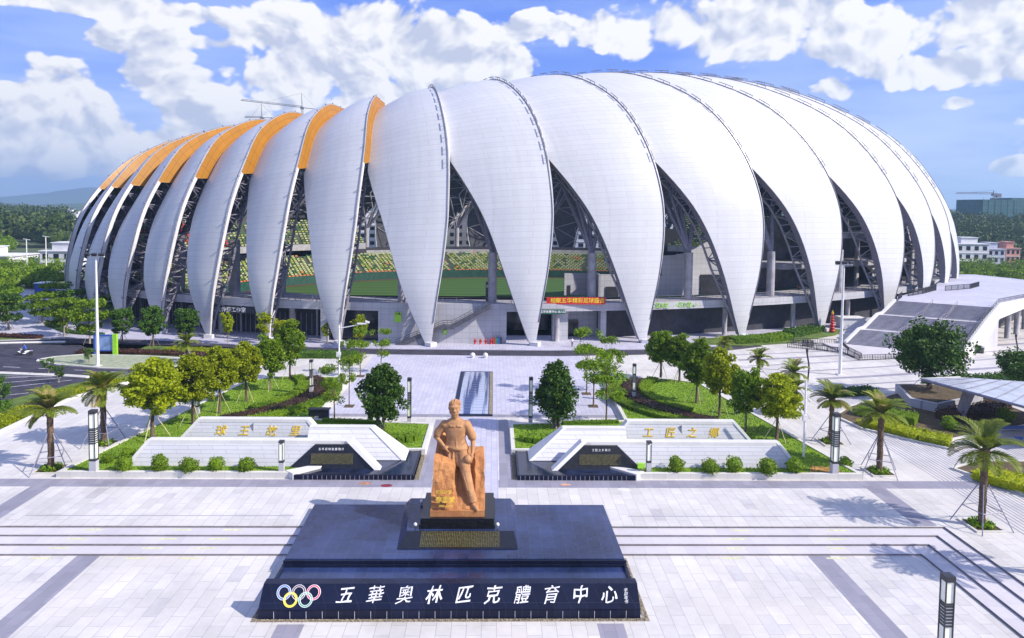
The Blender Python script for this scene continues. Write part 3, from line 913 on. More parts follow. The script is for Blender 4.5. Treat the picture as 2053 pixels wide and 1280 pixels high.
up2 = MB(); up2.prism([(60, 20), (170, 20), (170, 190), (118, 190), (100, 160), (60, 141)], -.85, -.001); up2.prism([(30, 124.5), (60, 124.5), (60, 141)], -.85, -.003, False)
struct('side_plaza', up2, MT['pave'])
apr = MB()
apr.prism([(-110, 136), (-62, 132), (-40, 127.5), (-18, 125.4), (12, 125.2), (33, 127), (50, 131.5), (60, 136), (110, 165), (110, 200), (-110, 200)], -.85, .12)
struct('stadium_apron', apr, MT['pave_small'])
def band(x0, y0, x1, y1, z, m=None, nm='paving_band'):
    b = MB(); b.box(x0, y0, z-.003, x1, y1, z+.004); return struct(nm, b, m or MT['pave_dark'])
band(-58, 63.4, 58, 65.2, 0.002)
for s in (-1, 1):
    band(min(s*37.7, s*39.5), 55.7, max(s*37.7, s*39.5), 63.39, .002)
    band(min(s*26.9, s*28.6), 20, max(s*26.9, s*28.6), SY[3]-.05, -.598)
    band(min(s*3.2, s*4.4), 65.21, max(s*3.2, s*4.4), 84, .002)
    band(min(s*9.3, s*11.0), 20, max(s*9.3, s*11.0), 43.2, -.598)
band(-18, 85, 18, 86.2, .002)
band(-3.1, 59, 3.1, 84.9, .003, MT['pave_small'], 'central_path')
band(-18, 86.3, 18, 123, .003, MT['pave_small'], 'central_path')
# stripes on the plaza to the right
sb = MB()
dx_, dy_ = 40.4, 10.3
for j, (x0, y0) in enumerate([(44.9, 118.0), (44.9, 113.8), (48, 109.5), (52.5, 105.0), (54, 101.5), (54.8, 98.6), (56, 95.6), (46, 122.5)]):
    L_ = 1.9
    pts = [(x0+dx_*L_*i/12, y0+dy_*(i/12*L_)**1.15) for i in range(13)]
    for i in range(12):
        (a, b_), (c, d_) = pts[i], pts[i+1]
        wd = .55 if j % 3 else 1.1
        sb.quad((a, b_, .006), (c, d_, .006), (c, d_+wd, .006), (a, b_+wd, .006))
struct('paving_stripe', sb, MT['pave_dark'])
# the narrow path grain right of the palms
sb = MB()
for i in range(46):
    x = 45.4+i*.42
    sb.quad((x, 44, .005), (x+.13, 44, .005), (x+1.2, 96 if i < 26 else 80, .005), (x+1.07, 96 if i < 26 else 80, .005))
struct('paving_joint', sb, MT['pave_dark'])

# drain slots and a few patched slabs
db = MB()
for (x0, x1, y0, z0_) in ((-36, -14, 57.4, .0), (14, 36, 57.4, .0)): db.box(x0, y0, z0_-.002, x1, y0+.10, z0_+.005)
struct('drain_slot', db, MT['pave_dark'])
pb_ = MB(); seen_ = set()
for _ in range(46):
    x, y = rnd.uniform(-34, 34), rnd.choice((rnd.uniform(41, 51), rnd.uniform(57, 63)))
    if abs(x) < 13.5: continue
    x = round(x/.95)*.95; y = round(y/2.1)*2.1; zz = -.6 if y < 52 else 0
    if (round(x, 1), round(y, 1)) in seen_ or 51.9 < y+2.1 < 56 or y+2.1 > 63.3: continue
    seen_.add((round(x, 1), round(y, 1)))
    pb_.box(x+.02, y+.02, zz-.002, x+.93, y+2.08, zz+.004)
struct('patched_slab', pb_, tiles('patched_granite', (.565, .54, .55), (.36, .34, .38), 2.1, .95, .02, rot=PI/2, var=.12, big=.3))
# roads
rd = MB()
cl = [(-150, 128), (-100, 128), (-75, 131), (-50, 129.4), (-34, 126), (-18, 123.4), (0, 122.9), (14, 123), (30, 124.8), (44, 128), (54, 133)]
for i in range(len(cl)-1):
    (a, b_), (c, d_) = cl[i], cl[i+1]
    rd.quad((a, b_-2.3, .012), (c, d_-2.3, .012), (c, d_+2.4, .012), (a, b_+2.4, .012))
rd.prism([(-150, 88), (-57, 88), (-56.5, 101), (-54, 105.5), (-45, 109), (-40, 111.5), (-40, 113.5), (-57, 113.5), (-66, 121), (-72, 127), (-85, 127.7), (-150, 126)], -.85, .008, False)
struct('road', rd, MT['asphalt'])
rp = MB()
def stripe(x0, y0, x1, y1, w_, z=.018):
    d = Vector((x1-x0, y1-y0, 0)).normalized(); n = Vector((-d.y, d.x, 0))*w_/2
    rp.quad((x0-n.x, y0-n.y, z), (x1-n.x, y1-n.y, z), (x1+n.x, y1+n.y, z), (x0+n.x, y0+n.y, z))
for (a, b_) in (((-76, 104.6), (-62.5, 103.6)), ((-70, 98.6), (-61, 103.2)), ((-69, 95.0), (-58.6, 101.9)), ((-66, 91.5), (-57, 96.9)), ((-80, 101.5), (-66, 103.4))):
    stripe(*a, *b_, .16)
for i in range(5): stripe(-80+6*i, 110.8-.9*i, -77.2+6*i, 110.4-.9*i, .16)
for i in range(9): stripe(-73+7*i, 130.6-.55*i, -70.6+7*i, 130.4-.55*i, .12)
struct('road_marking', rp, MT['road_paint'])
kb = MB()
kb.path([(-110, 106.5, .1), (-80, 106.3, .1), (-60.5, 103.8, .1), (-57.0, 103.0, .1)], .35, 6)
kb.path([(-150, 126.2, .08), (-88, 127.4, .08), (-76, 129.2, .08)], .3, 6)
struct('kerb', kb, MT['kerb'])
def bed(name, poly, z, mtop, kerb=.25, kz=None, label=None, soil=None, mk='kerb'):
    """raised bed: lawn or soil sheet inside a real kerb"""
    kz = z+.05 if kz is None else kz
    n = len(poly); b = MB()
    cx = sum(x for x, y in poly)/n; cy = sum(y for x, y in poly)/n
    ins = []
    for i in range(n):
        p0, p1, p2 = Vector(poly[i-1]), Vector(poly[i]), Vector(poly[(i+1) % n])
        d0 = (p1-p0).normalized(); d1 = (p2-p1).normalized()
        n0 = Vector((-d0.y, d0.x)); n1 = Vector((-d1.y, d1.x))
        if n0.dot(Vector((cx, cy))-p1) < 0 and n1.dot(Vector((cx, cy))-p1) < 0: n0, n1 = -n0, -n1
        bis = (n0+n1); bis = bis/max(.5, bis.length_squared/2) if bis.length > .1 else n0
        ins.append((p1.x+bis.x*kerb, p1.y+bis.y*kerb))
    for i in range(n):
        j = (i+1) % n
        b.hexa([(*poly[i], -.5), (*poly[j], -.5), (*ins[j], -.5), (*ins[i], -.5)], [(*poly[i], kz), (*poly[j], kz), (*ins[j], kz), (*ins[i], kz)])
    struct('bed_kerb', b, MT[mk])
    s_ = MB(); s_.prism(ins, -.4, z, False)
    o = struct(name, s_, MT[mtop]); return ins
# grass blades as stuff
def turf(name, polys, z, dens, hgt_, m, label):
    b = MB()
    for poly in polys:
        xs = [x for x, y in poly]; ys = [y for x, y in poly]
        area = (max(xs)-min(xs))*(max(ys)-min(ys))
        for _ in range(int(area*dens)):
            x, y = rnd.uniform(min(xs), max(xs)), rnd.uniform(min(ys), max(ys))
            ins = False; j = len(poly)-1
            for i in range(len(poly)):
                if (poly[i][1] > y) != (poly[j][1] > y) and x < (poly[j][0]-poly[i][0])*(y-poly[i][1])/(poly[j][1]-poly[i][1])+poly[i][0]: ins = not ins
                j = i
            if not ins: continue
            a = rnd.random()*PI; h = hgt_*rnd.uniform(.5, 1.2); w_ = .07
            dx, dy = math.cos(a)*w_, math.sin(a)*w_; lx, ly = rnd.uniform(-.05, .05), rnd.uniform(-.05, .05)
            b.add([(x-dx, y-dy, z), (x+dx, y+dy, z), (x+lx, y+ly, z+h)], [(0, 1, 2)])
    o = b.build(name, MT[m]); return tag(o, label, 'grass', None, 'stuff')
# mirrored planted beds either side of the axis
LAWN = {}
for s in (-1, 1):
    outer = [(s*4.5, 72.0), (s*4.5, 80.9), (s*4.6, 81.2), (s*18.5, 82.8), (s*19.0, 101.5), (s*19.4, 103.4), (s*28.9, 102.6), (s*33.0, 101.0), (s*38.5, 65.5), (s*16.2, 65.5), (s*13.0, 68.3), (s*12.4, 72.0)]
    # the lawn is one sheet; the part between y 82 and the cross wall stays open at the pavement side
    outer = [(s*4.5, 72.0), (s*4.5, 81.0), (s*18.4, 82.4), (s*18.9, 103.0), (s*28.9, 103.2), (s*33.0, 100.6), (s*38.5, 65.5), (s*16.2, 65.5), (s*12.6, 68.4), (s*12.4, 72.0)]
    LAWN[s] = bed('lawn', outer if s > 0 else outer, .46, 'grass', .42, .55)
turf('lawn_grass', [LAWN[-1]], .46, 26, .13, 'L_hedge', 'short bright grass of the left lawn behind the relief walls')
turf('lawn_grass', [LAWN[1]], .46, 26, .13, 'L_hedge', 'short bright grass of the right lawn behind the relief walls')

# basins beside the axis
for s, sd_ in ((-1, 'left'), (1, 'right')):
    t = thing('water_basin', 'shallow black granite basin at the foot of the %s relief wall' % sd_, 'basin', (s*10, 68.5, 0), 'black basins below the relief walls')
    b = MB()
    P = [(s*4.9, 65.3), (s*16.1, 65.3), (s*12.5, 68.5), (s*12.35, 71.9), (s*4.9, 71.9)]
    b.prism(P if s > 0 else P[::-1], .0, .40, False); b.build('water_sheet', MT['water'], t)
    b = MB(); b.box(min(s*4.9, s*16.2), 65.12, 0, max(s*4.9, s*16.2), 65.34, .47); b.box(min(s*4.9, s*5.1), 65.35, 0, max(s*4.9, s*5.1), 71.9, .47)
    b.build('basin_rim', MT['black'], t)
    b = MB(); b.box(min(s*4.42, s*4.88), 65.2, 0, max(s*4.42, s*4.88), 71.8, .06)
    for _ in range(260): b.sphere((s*rnd.uniform(4.47, 4.84), rnd.uniform(65.3, 71.7), .08), rnd.uniform(.03, .07), 5, 3)
    b.build('pebble_strip', MT['pebble'], t)
    b = MB(); b.hexa([(s*16.3, 65.1, .0), (s*12.2, 68.6, .0), (s*12.5, 68.9, .0), (s*17.2, 65.9, .0)], [(s*16.3, 65.1, .62), (s*12.2, 68.6, .62), (s*12.5, 68.9, .62), (s*17.2, 65.9, .62)])
    b.build('white_coping', MT['capstone'], t)
    b = MB()
    for i in range(24):
        x = s*(5.2+i*.44); b.tube((x, 65.08, .02), (x, 65.09, .44), .012, n=4)
    b.build('joint_line', MT['road_paint'], t)

# relief walls with leaning faces
def leanwall(mb_face, mb_cap, xb0, xb1, xt0, xt1, yb, yt, zb, zt, th=.75, cap=.34):
    """trapezoid face leaning back, coping on the top and ends"""
    mb_face.hexa([(xb0, yb, zb), (xb1, yb, zb), (xb1, yt+th, zb), (xb0, yt+th, zb)], [(xt0, yt, zt-.02), (xt1, yt, zt-.02), (xt1, yt+th, zt-.02), (xt0, yt+th, zt-.02)])
    lo, hi = (xt0, xt1) if xt0 < xt1 else (xt1, xt0)
    mb_cap.hexa([(lo, yt-.10, zt-.28), (hi, yt-.10, zt-.28), (hi, yt+th+.08, zt-.28), (lo, yt+th+.08, zt-.28)], [(lo, yt-.06, zt+.04), (hi, yt-.06, zt+.04), (hi, yt+th+.08, zt+.04), (lo, yt+th+.08, zt+.04)])
    for xb, xt in ((xb0, xt0), (xb1, xt1)):
        d = Vector((xt-xb, yt-yb, zt-zb))
        s_ = .30 if xb < xt else -.30
        if abs(xb-xt) < .2: continue
        mb_cap.hexa([(xb-s_*.3, yb-.08, zb), (xb+s_, yb-.08, zb), (xb+s_, yt+th+.05, zb), (xb-s_*.3, yt+th+.05, zb)],
                    [(xt-s_*.3, yt-.07, zt+.035), (xt+s_, yt-.07, zt+.035), (xt+s_, yt+th+.05, zt+.035), (xt-s_*.3, yt+th+.05, zt+.035)])
PLQ = '五华客家足球历史源远流长运动文化发展人民热爱传承精神奥林匹克体育中心工匠之乡石雕技艺名扬四海'
for s, sd_ in ((-1, 'left'), (1, 'right')):
    base = (s*20, 69, .46)
    t = thing('relief_wall', 'front white granite trapezoid wall behind the %s row of round shrubs' % sd_, 'wall', base, 'leaning granite walls')
    f = MB(); c = MB(); X = lambda a: s*a
    leanwall(f, c, X(33.0), X(12.3), X(31.2), X(12.3), 67.25, 68.1, .44, 2.72)
    # bright diagonal end bar that points down into the basin
    f.build('wall_face', MT['wallstone'], t)
    c.hexa([(X(12.3), 68.0, 2.45), (X(11.6), 68.0, 2.45), (X(11.6), 69.0, 2.45), (X(12.3), 69.0, 2.45)], [(X(12.3), 68.0, 2.755), (X(11.65), 68.0, 2.755), (X(11.65), 69.0, 2.755), (X(12.3), 69.0, 2.755)])
    c.hexa([(X(8.2), 66.5, .3), (X(8.75), 66.5, .3), (X(8.75), 67.5, .3), (X(8.2), 67.5, .3)], [(X(11.35), 67.93, 2.775), (X(11.9), 67.93, 2.775), (X(11.9), 69.02, 2.775), (X(11.35), 69.02, 2.775)])
    c.build('coping', MT['capstone'], t)
    t2 = thing('inscription_wall', 'black trapezoid inscription stone in front of the %s relief wall' % sd_, 'plaque', (s*13, 67.6, .4), 'black inscription stones')
    b = MB(); b.hexa([(X(17.2), 66.95, .40), (X(8.7), 66.95, .40), (X(8.7), 67.5, .40), (X(17.2), 67.5, .40)], [(X(14.9), 67.75, 2.46), (X(11.6), 67.75, 2.46), (X(11.6), 68.1, 2.46), (X(14.9), 68.1, 2.46)])
    b.build('stone_slab', MT['inscr'], t2)
    tilt = PI/2 - math.atan2(.8, 2.06)
    ttl = '五华足球发展简介' if s < 0 else '工匠之乡简介'
    put_text('title_lettering', ttl, .26, (X(13.25), 67.50, 2.10), MT['whitetxt'], t2, rx=tilt, space=1.45, extrude=.015)
    body = '\n'.join(''.join(PLQ[(i*7+j*3) % len(PLQ)] for j in range(34)) for i in range(9))
    put_text('text_lettering', body, .112, (X(13.1), 67.17, 1.26), MT['goldtxt'], t2, rx=tilt, line=1.0, extrude=.006, res=0, space=1.15)
    t3 = thing('relief_wall', 'middle white granite wall sloping down to the %s basin behind the inscription stone' % sd_, 'wall', (s*12, 70, .3), 'leaning granite walls')
    f = MB(); c = MB()
    leanwall(f, c, X(6.3), X(16.4), X(9.9), X(16.4), 69.2, 71.5, .42, 3.0)
    f.build('wall_face', MT['wallstone'], t3); c.build('coping', MT['capstone'], t3)
    b = MB(); b.box(min(X(6.0), X(12.3)), 69.0, .2, max(X(6.0), X(12.3)), 72.0, .415); b.build('black_base', MT['black'], t3)
    t4 = thing('relief_wall', 'rear white granite wall carrying four gilt characters on the %s lawn' % sd_, 'wall', (s*23, 74, .46), 'leaning granite walls')
    f = MB(); c = MB()
    leanwall(f, c, X(31.0), X(14.6), X(28.5), X(17.0), 72.6, 73.3, .44, 3.22)
    f.build('wall_face', MT['wallstone'], t4); c.build('coping', MT['capstone'], t4)
    b = MB(); b.box(X(22.7)-.03, 73.0, .6, X(22.7)+.03, 73.16, 2.9); b.build('joint_line', MT['pave_dark'], t4)
    chars = '球王故里' if s < 0 else '工匠之乡'.replace('乡', '鄉')
    for i, ch in enumerate(chars):
        xx = (-26.6, -24.3, -20.6, -18.4)[i] if s < 0 else (18.7, 21.0, 23.5, 26.3)[i]
        xx = (-26.1+i*2.45+(.4 if i > 1 else 0)) if s < 0 else (19.1+i*2.35)
        put_text('gilt_character', ch, 1.12, (xx, 72.99, 2.05), MT['gold'], t4, rx=PI/2-.24, extrude=.04, offset=.012, shear=.22)

# central glazed basin
t = thing('reflecting_pool', 'rectangular sunken glazed pool on the axis behind the statue', 'pool', (0, 97, 0))
b = MB(); b.box(-2.5, 85.4, 0, 2.5, 108.6, .10); b.box(-2.2, 85.7, .10, 2.2, 108.3, .12); b.build('dark_rim', MT['black'], t)
m, q, p = newmat('pool_glass')
tt = q.n('ShaderNodeTexCoord'); mp = q.n('ShaderNodeMapping'); q.link(tt.outputs['Object'], mp.inputs[0]); mp.inputs['Scale'].default_value = (1.0, .03, 1)
nz = q.noise(mp.outputs[0], 1.5, 3, .5); f = q.ss(nz.outputs['Fac'], .42, .58)
q.link(q.mix(f, (.05, .07, .17), (.42, .46, .60)), p.inputs['Base Color']); p.inputs['Roughness'].default_value = .12
bz = q.noise(tt.outputs['Object'], 3, 3); bpn = q.n('ShaderNodeBump'); bpn.inputs['Strength'].default_value = .15; bpn.inputs['Distance'].default_value = .05
q.link(bz.outputs['Fac'], bpn.inputs['Height']); q.link(bpn.outputs[0], p.inputs['Normal'])
MT['poolglass'] = m
b = MB(); b.box(-1.95, 86.0, .12, 1.95, 108.0, .16); b.build('water_sheet', MT['poolglass'], t)
b = MB()
for i in range(1, 17): b.box(-1.95, 86+i*1.3-.03, .16, 1.95, 86+i*1.3+.03, .175)
b.build('glazing_bar', MT['steel'], t)
b = MB(); b.box(2.05, 85.9, .12, 2.45, 108.1, .15)
for _ in range(300): b.sphere((rnd.uniform(2.1, 2.4), rnd.uniform(86, 108), .16), rnd.uniform(.03, .06), 5, 3)
b.build('pebble_strip', MT['pebble'], t)

# ---------------------------------------------------------------- monument platform
t = thing('monument_platform', 'broad dark granite platform with a wet upper terrace around the statue', 'platform', (0, 52, -.6))
b = MB()
b.hexa([(-12.55, 49.3, -.6), (12.35, 49.3, -.6), (12.35, 58.7, -.6), (-12.75, 58.7, -.6)], [(-12.4, 49.45, .45), (12.2, 49.45, .45), (12.1, 58.65, .45), (-12.6, 58.65, .45)])
b.build('upper_terrace', MT['blackflat'], t)
b = MB(); b.box(-12.45, 49.22, .20, 12.3, 49.30, .43); b.box(-12.5, 49.1, -.05, 12.3, 49.28, .16); b.build('terrace_edge', MT['black'], t)
b = MB(); b.box(-12.4, 44.7, -.6, 12.2, 49.3, -.02); b.build('lower_basin', MT['blackflat'], t)
b = MB()
b.hexa([(-12.5, 49.25, -.6), (-12.3, 49.25, -.6), (-12.3, 44.6, -.6), (-12.5, 44.6, -.6)], [(-12.5, 49.25, .12), (-12.3, 49.25, .12), (-12.3, 44.6, .12), (-12.5, 44.6, .12)])
b.build('side_kerb', MT['black'], t)
b = MB()
b.hexa([(12.1, 49.25, -.6), (12.3, 49.25, -.6), (12.3, 44.6, -.6), (12.1, 44.6, -.6)], [(12.1, 49.25, .12), (12.3, 49.25, .12), (12.3, 44.6, .12), (12.1, 44.6, .12)])
b.build('side_kerb', MT['black'], t)
b = MB()
b.prism([(-12.8, 43.45), (12.75, 43.45), (12.75, 51.5), (12.36, 51.5), (12.36, 43.85), (-12.5, 43.85), (-12.5, 51.5), (-12.85, 51.5)], -.6, -.575, False)
for _ in range(900):
    e = rnd.random()
    if e < .7: x, y = rnd.uniform(-12.7, 12.6), rnd.uniform(43.47, 43.66)
    else: x, y = (rnd.uniform(12.38, 12.72) if e < .87 else rnd.uniform(-12.8, -12.55)), rnd.uniform(43.7, 51.4)
    b.sphere((x, y, -.56), rnd.uniform(.03, .065), 5, 3)
b.build('pebble_strip', MT['pebble'], t)
nw = thing('name_wall', 'long low black granite wall with rings emblem and ten white characters', 'wall', (0, 44, -.6))
b = MB()
b.hexa([(-12.4, 43.72, -.6), (12.2, 43.72, -.6), (12.2, 44.95, -.6), (-12.4, 44.95, -.6)], [(-12.38, 43.70, .12), (12.18, 43.70, .12), (12.18, 44.95, .12), (-12.38, 44.95, .12)])
b.hexa([(-12.36, 43.64, .12), (12.16, 43.64, .12), (12.16, 44.95, .12), (-12.36, 44.95, .12)], [(-12.22, 44.32, 1.44), (12.06, 44.32, 1.44), (12.06, 44.95, 1.44), (-12.22, 44.95, 1.44)])
b.build('wall_body', MT['black'], nw)
b = MB()
for i in range(24): x = -11.4+i*1.03; b.box(x-.012, 43.69, -.55, x+.012, 43.72, -.05)
b.build('joint_line', MT['road_paint'], nw)
lean = math.atan2(.68, 1.32); rxn = PI/2 - lean
def onface(x, h, out=.02):
    """point on the leaning face: h metres up the slope"""
    return (x, 43.64 + h*math.sin(lean) - out*math.cos(lean), .12 + h*math.cos(lean) + out*math.sin(lean))
for i, ch in enumerate('五華奧林匹克體育中心'):
    xx = -6.95 + i*1.895
    o = put_text('white_character', ch, 1.10, onface(xx, .76), MT['whitetxt'], nw, rx=rxn, extrude=.03, offset=(.010 if ch in '五林匹克中心' else .0), shear=.24)
    # brush-like wobble
    for v in o.data.vertices:
        x, y, z = v.co
        v.co.x += .030*math.sin(z*8+i)+.016*math.sin(x*15+z*6); v.co.z += .10*x + .028*math.sin(x*9+i*2)
put_text('signature', '辛\n卯\n年\n书', .26, onface(11.25, .74), MT['whitetxt'], nw, rx=rxn, extrude=.02, line=.85, shear=.25)
MTr = {'b': mat('ring_blue', (.05, .20, .65), .5, .02), 'k': mat('ring_black', (.10, .03, .05), .5, .02), 'r': mat('ring_red', (.70, .04, .08), .5, .02), 'y': mat('ring_yellow', (.82, .72, .12), .5, .02), 'g': mat('ring_green', (.08, .38, .22), .5, .02)}
em = MB(); em.cur = 0
ring_root = None
for i, (cx, ch_, cc) in enumerate(((-10.85, .98, 'b'), (-9.90, .98, 'k'), (-8.95, .98, 'r'), (-10.38, .56, 'y'), (-9.42, .56, 'g'))):
    b = MB(); n = 40
    for (r0, r1, mi_, o_) in ((.335, .435, 0, .03), (.425, .455, 1, .042), (.315, .345, 1, .042)):
        b.cur = mi_
        if cc == 'y': b.cur = 0
        for k in range(n):
            a0, a1 = 2*PI*k/n, 2*PI*(k+1)/n
            q4 = [onface(cx+r*math.cos(a), ch_+r*math.sin(a), o_ + .003*i) for (r, a) in ((r0, a0), (r1, a0), (r1, a1), (r0, a1))]
            q0 = [onface(cx+r*math.cos(a), ch_+r*math.sin(a), -.01) for (r, a) in ((r0, a0), (r1, a0), (r1, a1), (r0, a1))]
            b.hexa(q0, q4)
    b.build('emblem_ring', [MTr[cc], MT['whitetxt']], nw)
# dais and inscription slope
t = thing('statue_dais', 'stepped black granite dais with a sloping gilt inscription under the statue', 'pedestal', (0, 54, .45))
b = MB()
b.hexa([(-4.55, 50.85, .45), (4.5, 50.85, .45), (4.5, 58.9, .45), (-4.9, 58.9, .45)], [(-4.05, 52.7, .92), (4.25, 52.7, .92), (4.1, 58.85, .92), (-4.45, 58.85, .92)])
b.build('dais_block', MT['blackflat'], t)
b = MB(); b.hexa([(-4.50, 50.82, .47), (4.45, 50.82, .47), (4.2, 52.74, .935), (-4.0, 52.74, .935)], [(-4.50, 50.80, .50), (4.45, 50.80, .50), (4.2, 52.72, .965), (-4.0, 52.72, .965)])
b.build('inscription_slope', MT['inscr'], t)
body = '\n'.join(''.join(PLQ[(i*5+j*11) % len(PLQ)] for j in range(46)) for i in range(12))
put_text('text_lettering', body, .108, (.1, 51.80, .765), MT['goldtxt'], t, rx=math.atan2(.465, 1.92), line=1.32, extrude=.006, res=0, space=1.42)
b = MB(); b.box(-3.15, 53.1, .92, 2.75, 58.2, 1.28); b.build('plinth_lower', MT['inscr'], t)
b = MB(); b.box(-3.05, 53.18, 1.31, 2.65, 58.1, 1.73); b.box(-2.95, 53.25, 1.28, 2.55, 58, 1.31); b.build('plinth_upper', MT['inscr'], t)
for (x, y, nm) in ((-3.45, 53.3, 'left'), (2.95, 53.3, 'right'), (-3.4, 57.6, 'rear')):
    t5 = thing('spotlight', 'small round spotlight on the dais at the %s of the statue' % nm, 'spotlight', (x, y, .92))
    b = MB(); b.tube((x, y, .92), (x, y, 1.12), .05); b.build('stem', MT['steel'], t5)
    b = MB(); b.sphere((x, y, 1.2), .15, 10, 6); b.build('lamp_head', MT['white'], t5, True)

# ---------------------------------------------------------------- the statue
m, q, p = newmat('orange_sandstone')
tt = q.n('ShaderNodeTexCoord')
nz = q.noise(tt.outputs['Object'], .9, 6, .65); nz2 = q.noise(tt.outputs['Object'], 9, 6, .7)
c_ = q.mix(q.ss(nz.outputs['Fac'], .3, .7), (.42, .16, .05), (.62, .29, .10)); c_ = q.mix(q.m('MULTIPLY', nz2.outputs['Fac'], .45), c_, (.42, .16, .06))
q.link(c_, p.inputs['Base Color']); p.inputs['Roughness'].default_value = .8
bpn = q.n('ShaderNodeBump'); bpn.inputs['Strength'].default_value = .9; bpn.inputs['Distance'].default_value = .12
q.link(nz2.outputs['Fac'], bpn.inputs['Height']); q.link(bpn.outputs[0], p.inputs['Normal'])
MT['sand'] = m
m, q, p = newmat('paler_carved_sandstone')
tt = q.n('ShaderNodeTexCoord')
nz = q.noise(tt.outputs['Object'], 1.2, 6, .65); nz2 = q.noise(tt.outputs['Object'], 12, 6, .7)
c_ = q.mix(q.ss(nz.outputs['Fac'], .3, .7), (.36, .17, .07), (.50, .26, .12))
q.link(c_, p.inputs['Base Color']); p.inputs['Roughness'].default_value = .75
bpn = q.n('ShaderNodeBump'); bpn.inputs['Strength'].default_value = .6; bpn.inputs['Distance'].default_value = .06
q.link(nz2.outputs['Fac'], bpn.inputs['Height']); q.link(bpn.outputs[0], p.inputs['Normal'])
MT['sand2'] = m
stt = thing('statue', 'orange stone statue of a man leaning on a rock and holding a ball', 'statue', (0, 55, 1.73))
rk = MB()
rk.hexa([(-2.33, 53.5, 1.73), (1.92, 53.5, 1.73), (1.92, 57.9, 1.73), (-2.33, 57.9, 1.73)], [(-2.32, 53.52, 2.2), (1.91, 53.52, 2.2), (1.9, 57.9, 2.2), (-2.3, 57.9, 2.2)])
# front mass: sloping from the base to about hip height, broken top line
loops = []
prof = [(2.2, 53.75, 57.9, -2.28, 1.86), (3.2, 54.35, 57.9, -2.26, 1.85), (4.2, 54.95, 57.9, -2.22, 1.82), (4.9, 55.35, 57.85, -2.18, 1.80), (5.5, 55.7, 57.8, -2.15, 1.78), (5.9, 56.1, 57.7, -2.12, 1.74)]
for (z, yf, yb, xa, xb) in prof:
    r_ = []
    for i in range(13):
        x = xa+(xb-xa)*i/12
        carve = .30 if 6 <= i <= 9 else 0.0
        if i <= 5: carve = -.62*(1-i/12)*max(0, (z-2.2)/3.7)*2
        if i >= 10: carve = -.12
        r_.append((x, yf + carve*min(1, (z-2)/2) + rnd.uniform(-.05, .05), z + rnd.uniform(-.05, .05) + (.45*(1-i/6)-.25 if i < 6 and z > 5 else 0)))
    for i in range(5): r_.append((xb-(xb-xa)*i/4, yb, z))
    loops.append(r_)
for a, b_ in zip(loops[:-1], loops[1:]):
    n = len(a); rk.add(a+b_, [(i, (i+1) % n, n+(i+1) % n, n+i) for i in range(n)])
rk.add(loops[-1], [tuple(range(len(loops[-1])))])
rk.hexa([(-2.15, 56.4, 5.7), (-.4, 56.6, 5.7), (-.3, 57.8, 5.7), (-2.15, 57.8, 5.7)], [(-2.05, 56.9, 7.35), (-1.1, 57.0, 6.9), (-1.0, 57.7, 6.9), (-2.0, 57.6, 7.35)])
MT['goldrock'] = mat('worn_gilt_letter', (.60, .38, .04), .5, .2, 3)
ro = rk.build('rock', MT['sand'], stt)
bmr = bmesh.new(); bmr.from_mesh(ro.data); bmesh.ops.remove_doubles(bmr, verts=bmr.verts, dist=.001)
bmesh.ops.triangulate(bmr, faces=[f for f in bmr.faces if len(f.verts) > 4])
bmesh.ops.subdivide_edges(bmr, edges=[e for e in bmr.edges if e.calc_length() > .25], cuts=3, use_grid_fill=True)
from mathutils import noise as mnoise
for v_ in bmr.verts:
    if v_.co.z > .55:
        q_ = mnoise.noise_vector(v_.co*1.6)*.10 + mnoise.noise_vector(v_.co*5.0)*.045
        v_.co += q_
bmr.to_mesh(ro.data); bmr.free()
put_text('gilt_lettering', '世界球王', .32, (-1.30, 53.74, 3.55), MT['goldrock'], stt, rx=PI/2-.54, extrude=.03, offset=.01)
put_text('gilt_lettering', '李惠堂', .50, (-1.15, 53.54, 3.02), MT['goldrock'], stt, rx=PI/2-.54, extrude=.03, offset=.02)
put_text('gilt_lettering', '1905—1979', .22, (-1.1, 53.46, 2.58), MT['goldrock'], stt, rx=PI/2-.54, extrude=.03, offset=.01)

def capsule(mb, p0, p1, r0, r1, n=14, fl=1.0):
    p0, p1 = Vector(p0), Vector(p1); d = (p1-p0).normalized()
    pts = []; rs = []
    for a in (-80, -50, -20): pts.append(p0 + d*r0*math.sin(R(a))); rs.append(r0*math.cos(R(a)))
    for a in (20, 50, 80): pts.append(p1 + d*r1*math.sin(R(a))); rs.append(r1*math.cos(R(a)))
    mb.path(pts, rs, n)
def blob(mb, c, sx, sy, sz, n=16, m_=10): mb.sphere(c, 1.0, n, m_, sx, sy, sz)
bd = MB()
Yb = 55.95
# torso: stacked ellipses, shirt hem flares over the trousers
tors = [(6.22, -.42, Yb+.05, .84, .52), (6.36, -.42, Yb+.0, .95, .62), (6.50, -.42, Yb, 1.00, .66), (6.72, -.44, Yb, .86, .56), (7.1, -.47, Yb, .76, .50), (7.55, -.51, Yb, .84, .54), (7.95, -.53, Yb, .96, .55), (8.25, -.54, Yb, 1.10, .50), (8.50, -.55, Yb, 1.02, .44), (8.68, -.55, Yb, .62, .36), (8.80, -.56, Yb, .40, .30)]
vs = []; fs = []; n = 32
for (z, x, y, a, b_) in tors:
    for k in range(n):
        t_ = 2*PI*k/n
        vs.append((x+a*math.copysign(abs(math.cos(t_))**.85, math.cos(t_)), y+b_*math.sin(t_), z - (.16*math.cos(t_+.3) if z < 6.6 else 0)))
for i in range(len(tors)-1):
    for k in range(n): fs.append((i*n+k, i*n+(k+1) % n, (i+1)*n+(k+1) % n, (i+1)*n+k))
fs.append(tuple(range(n-1, -1, -1))); fs.append(tuple((len(tors)-1)*n+k for k in range(n)))
bd.add(vs, fs)
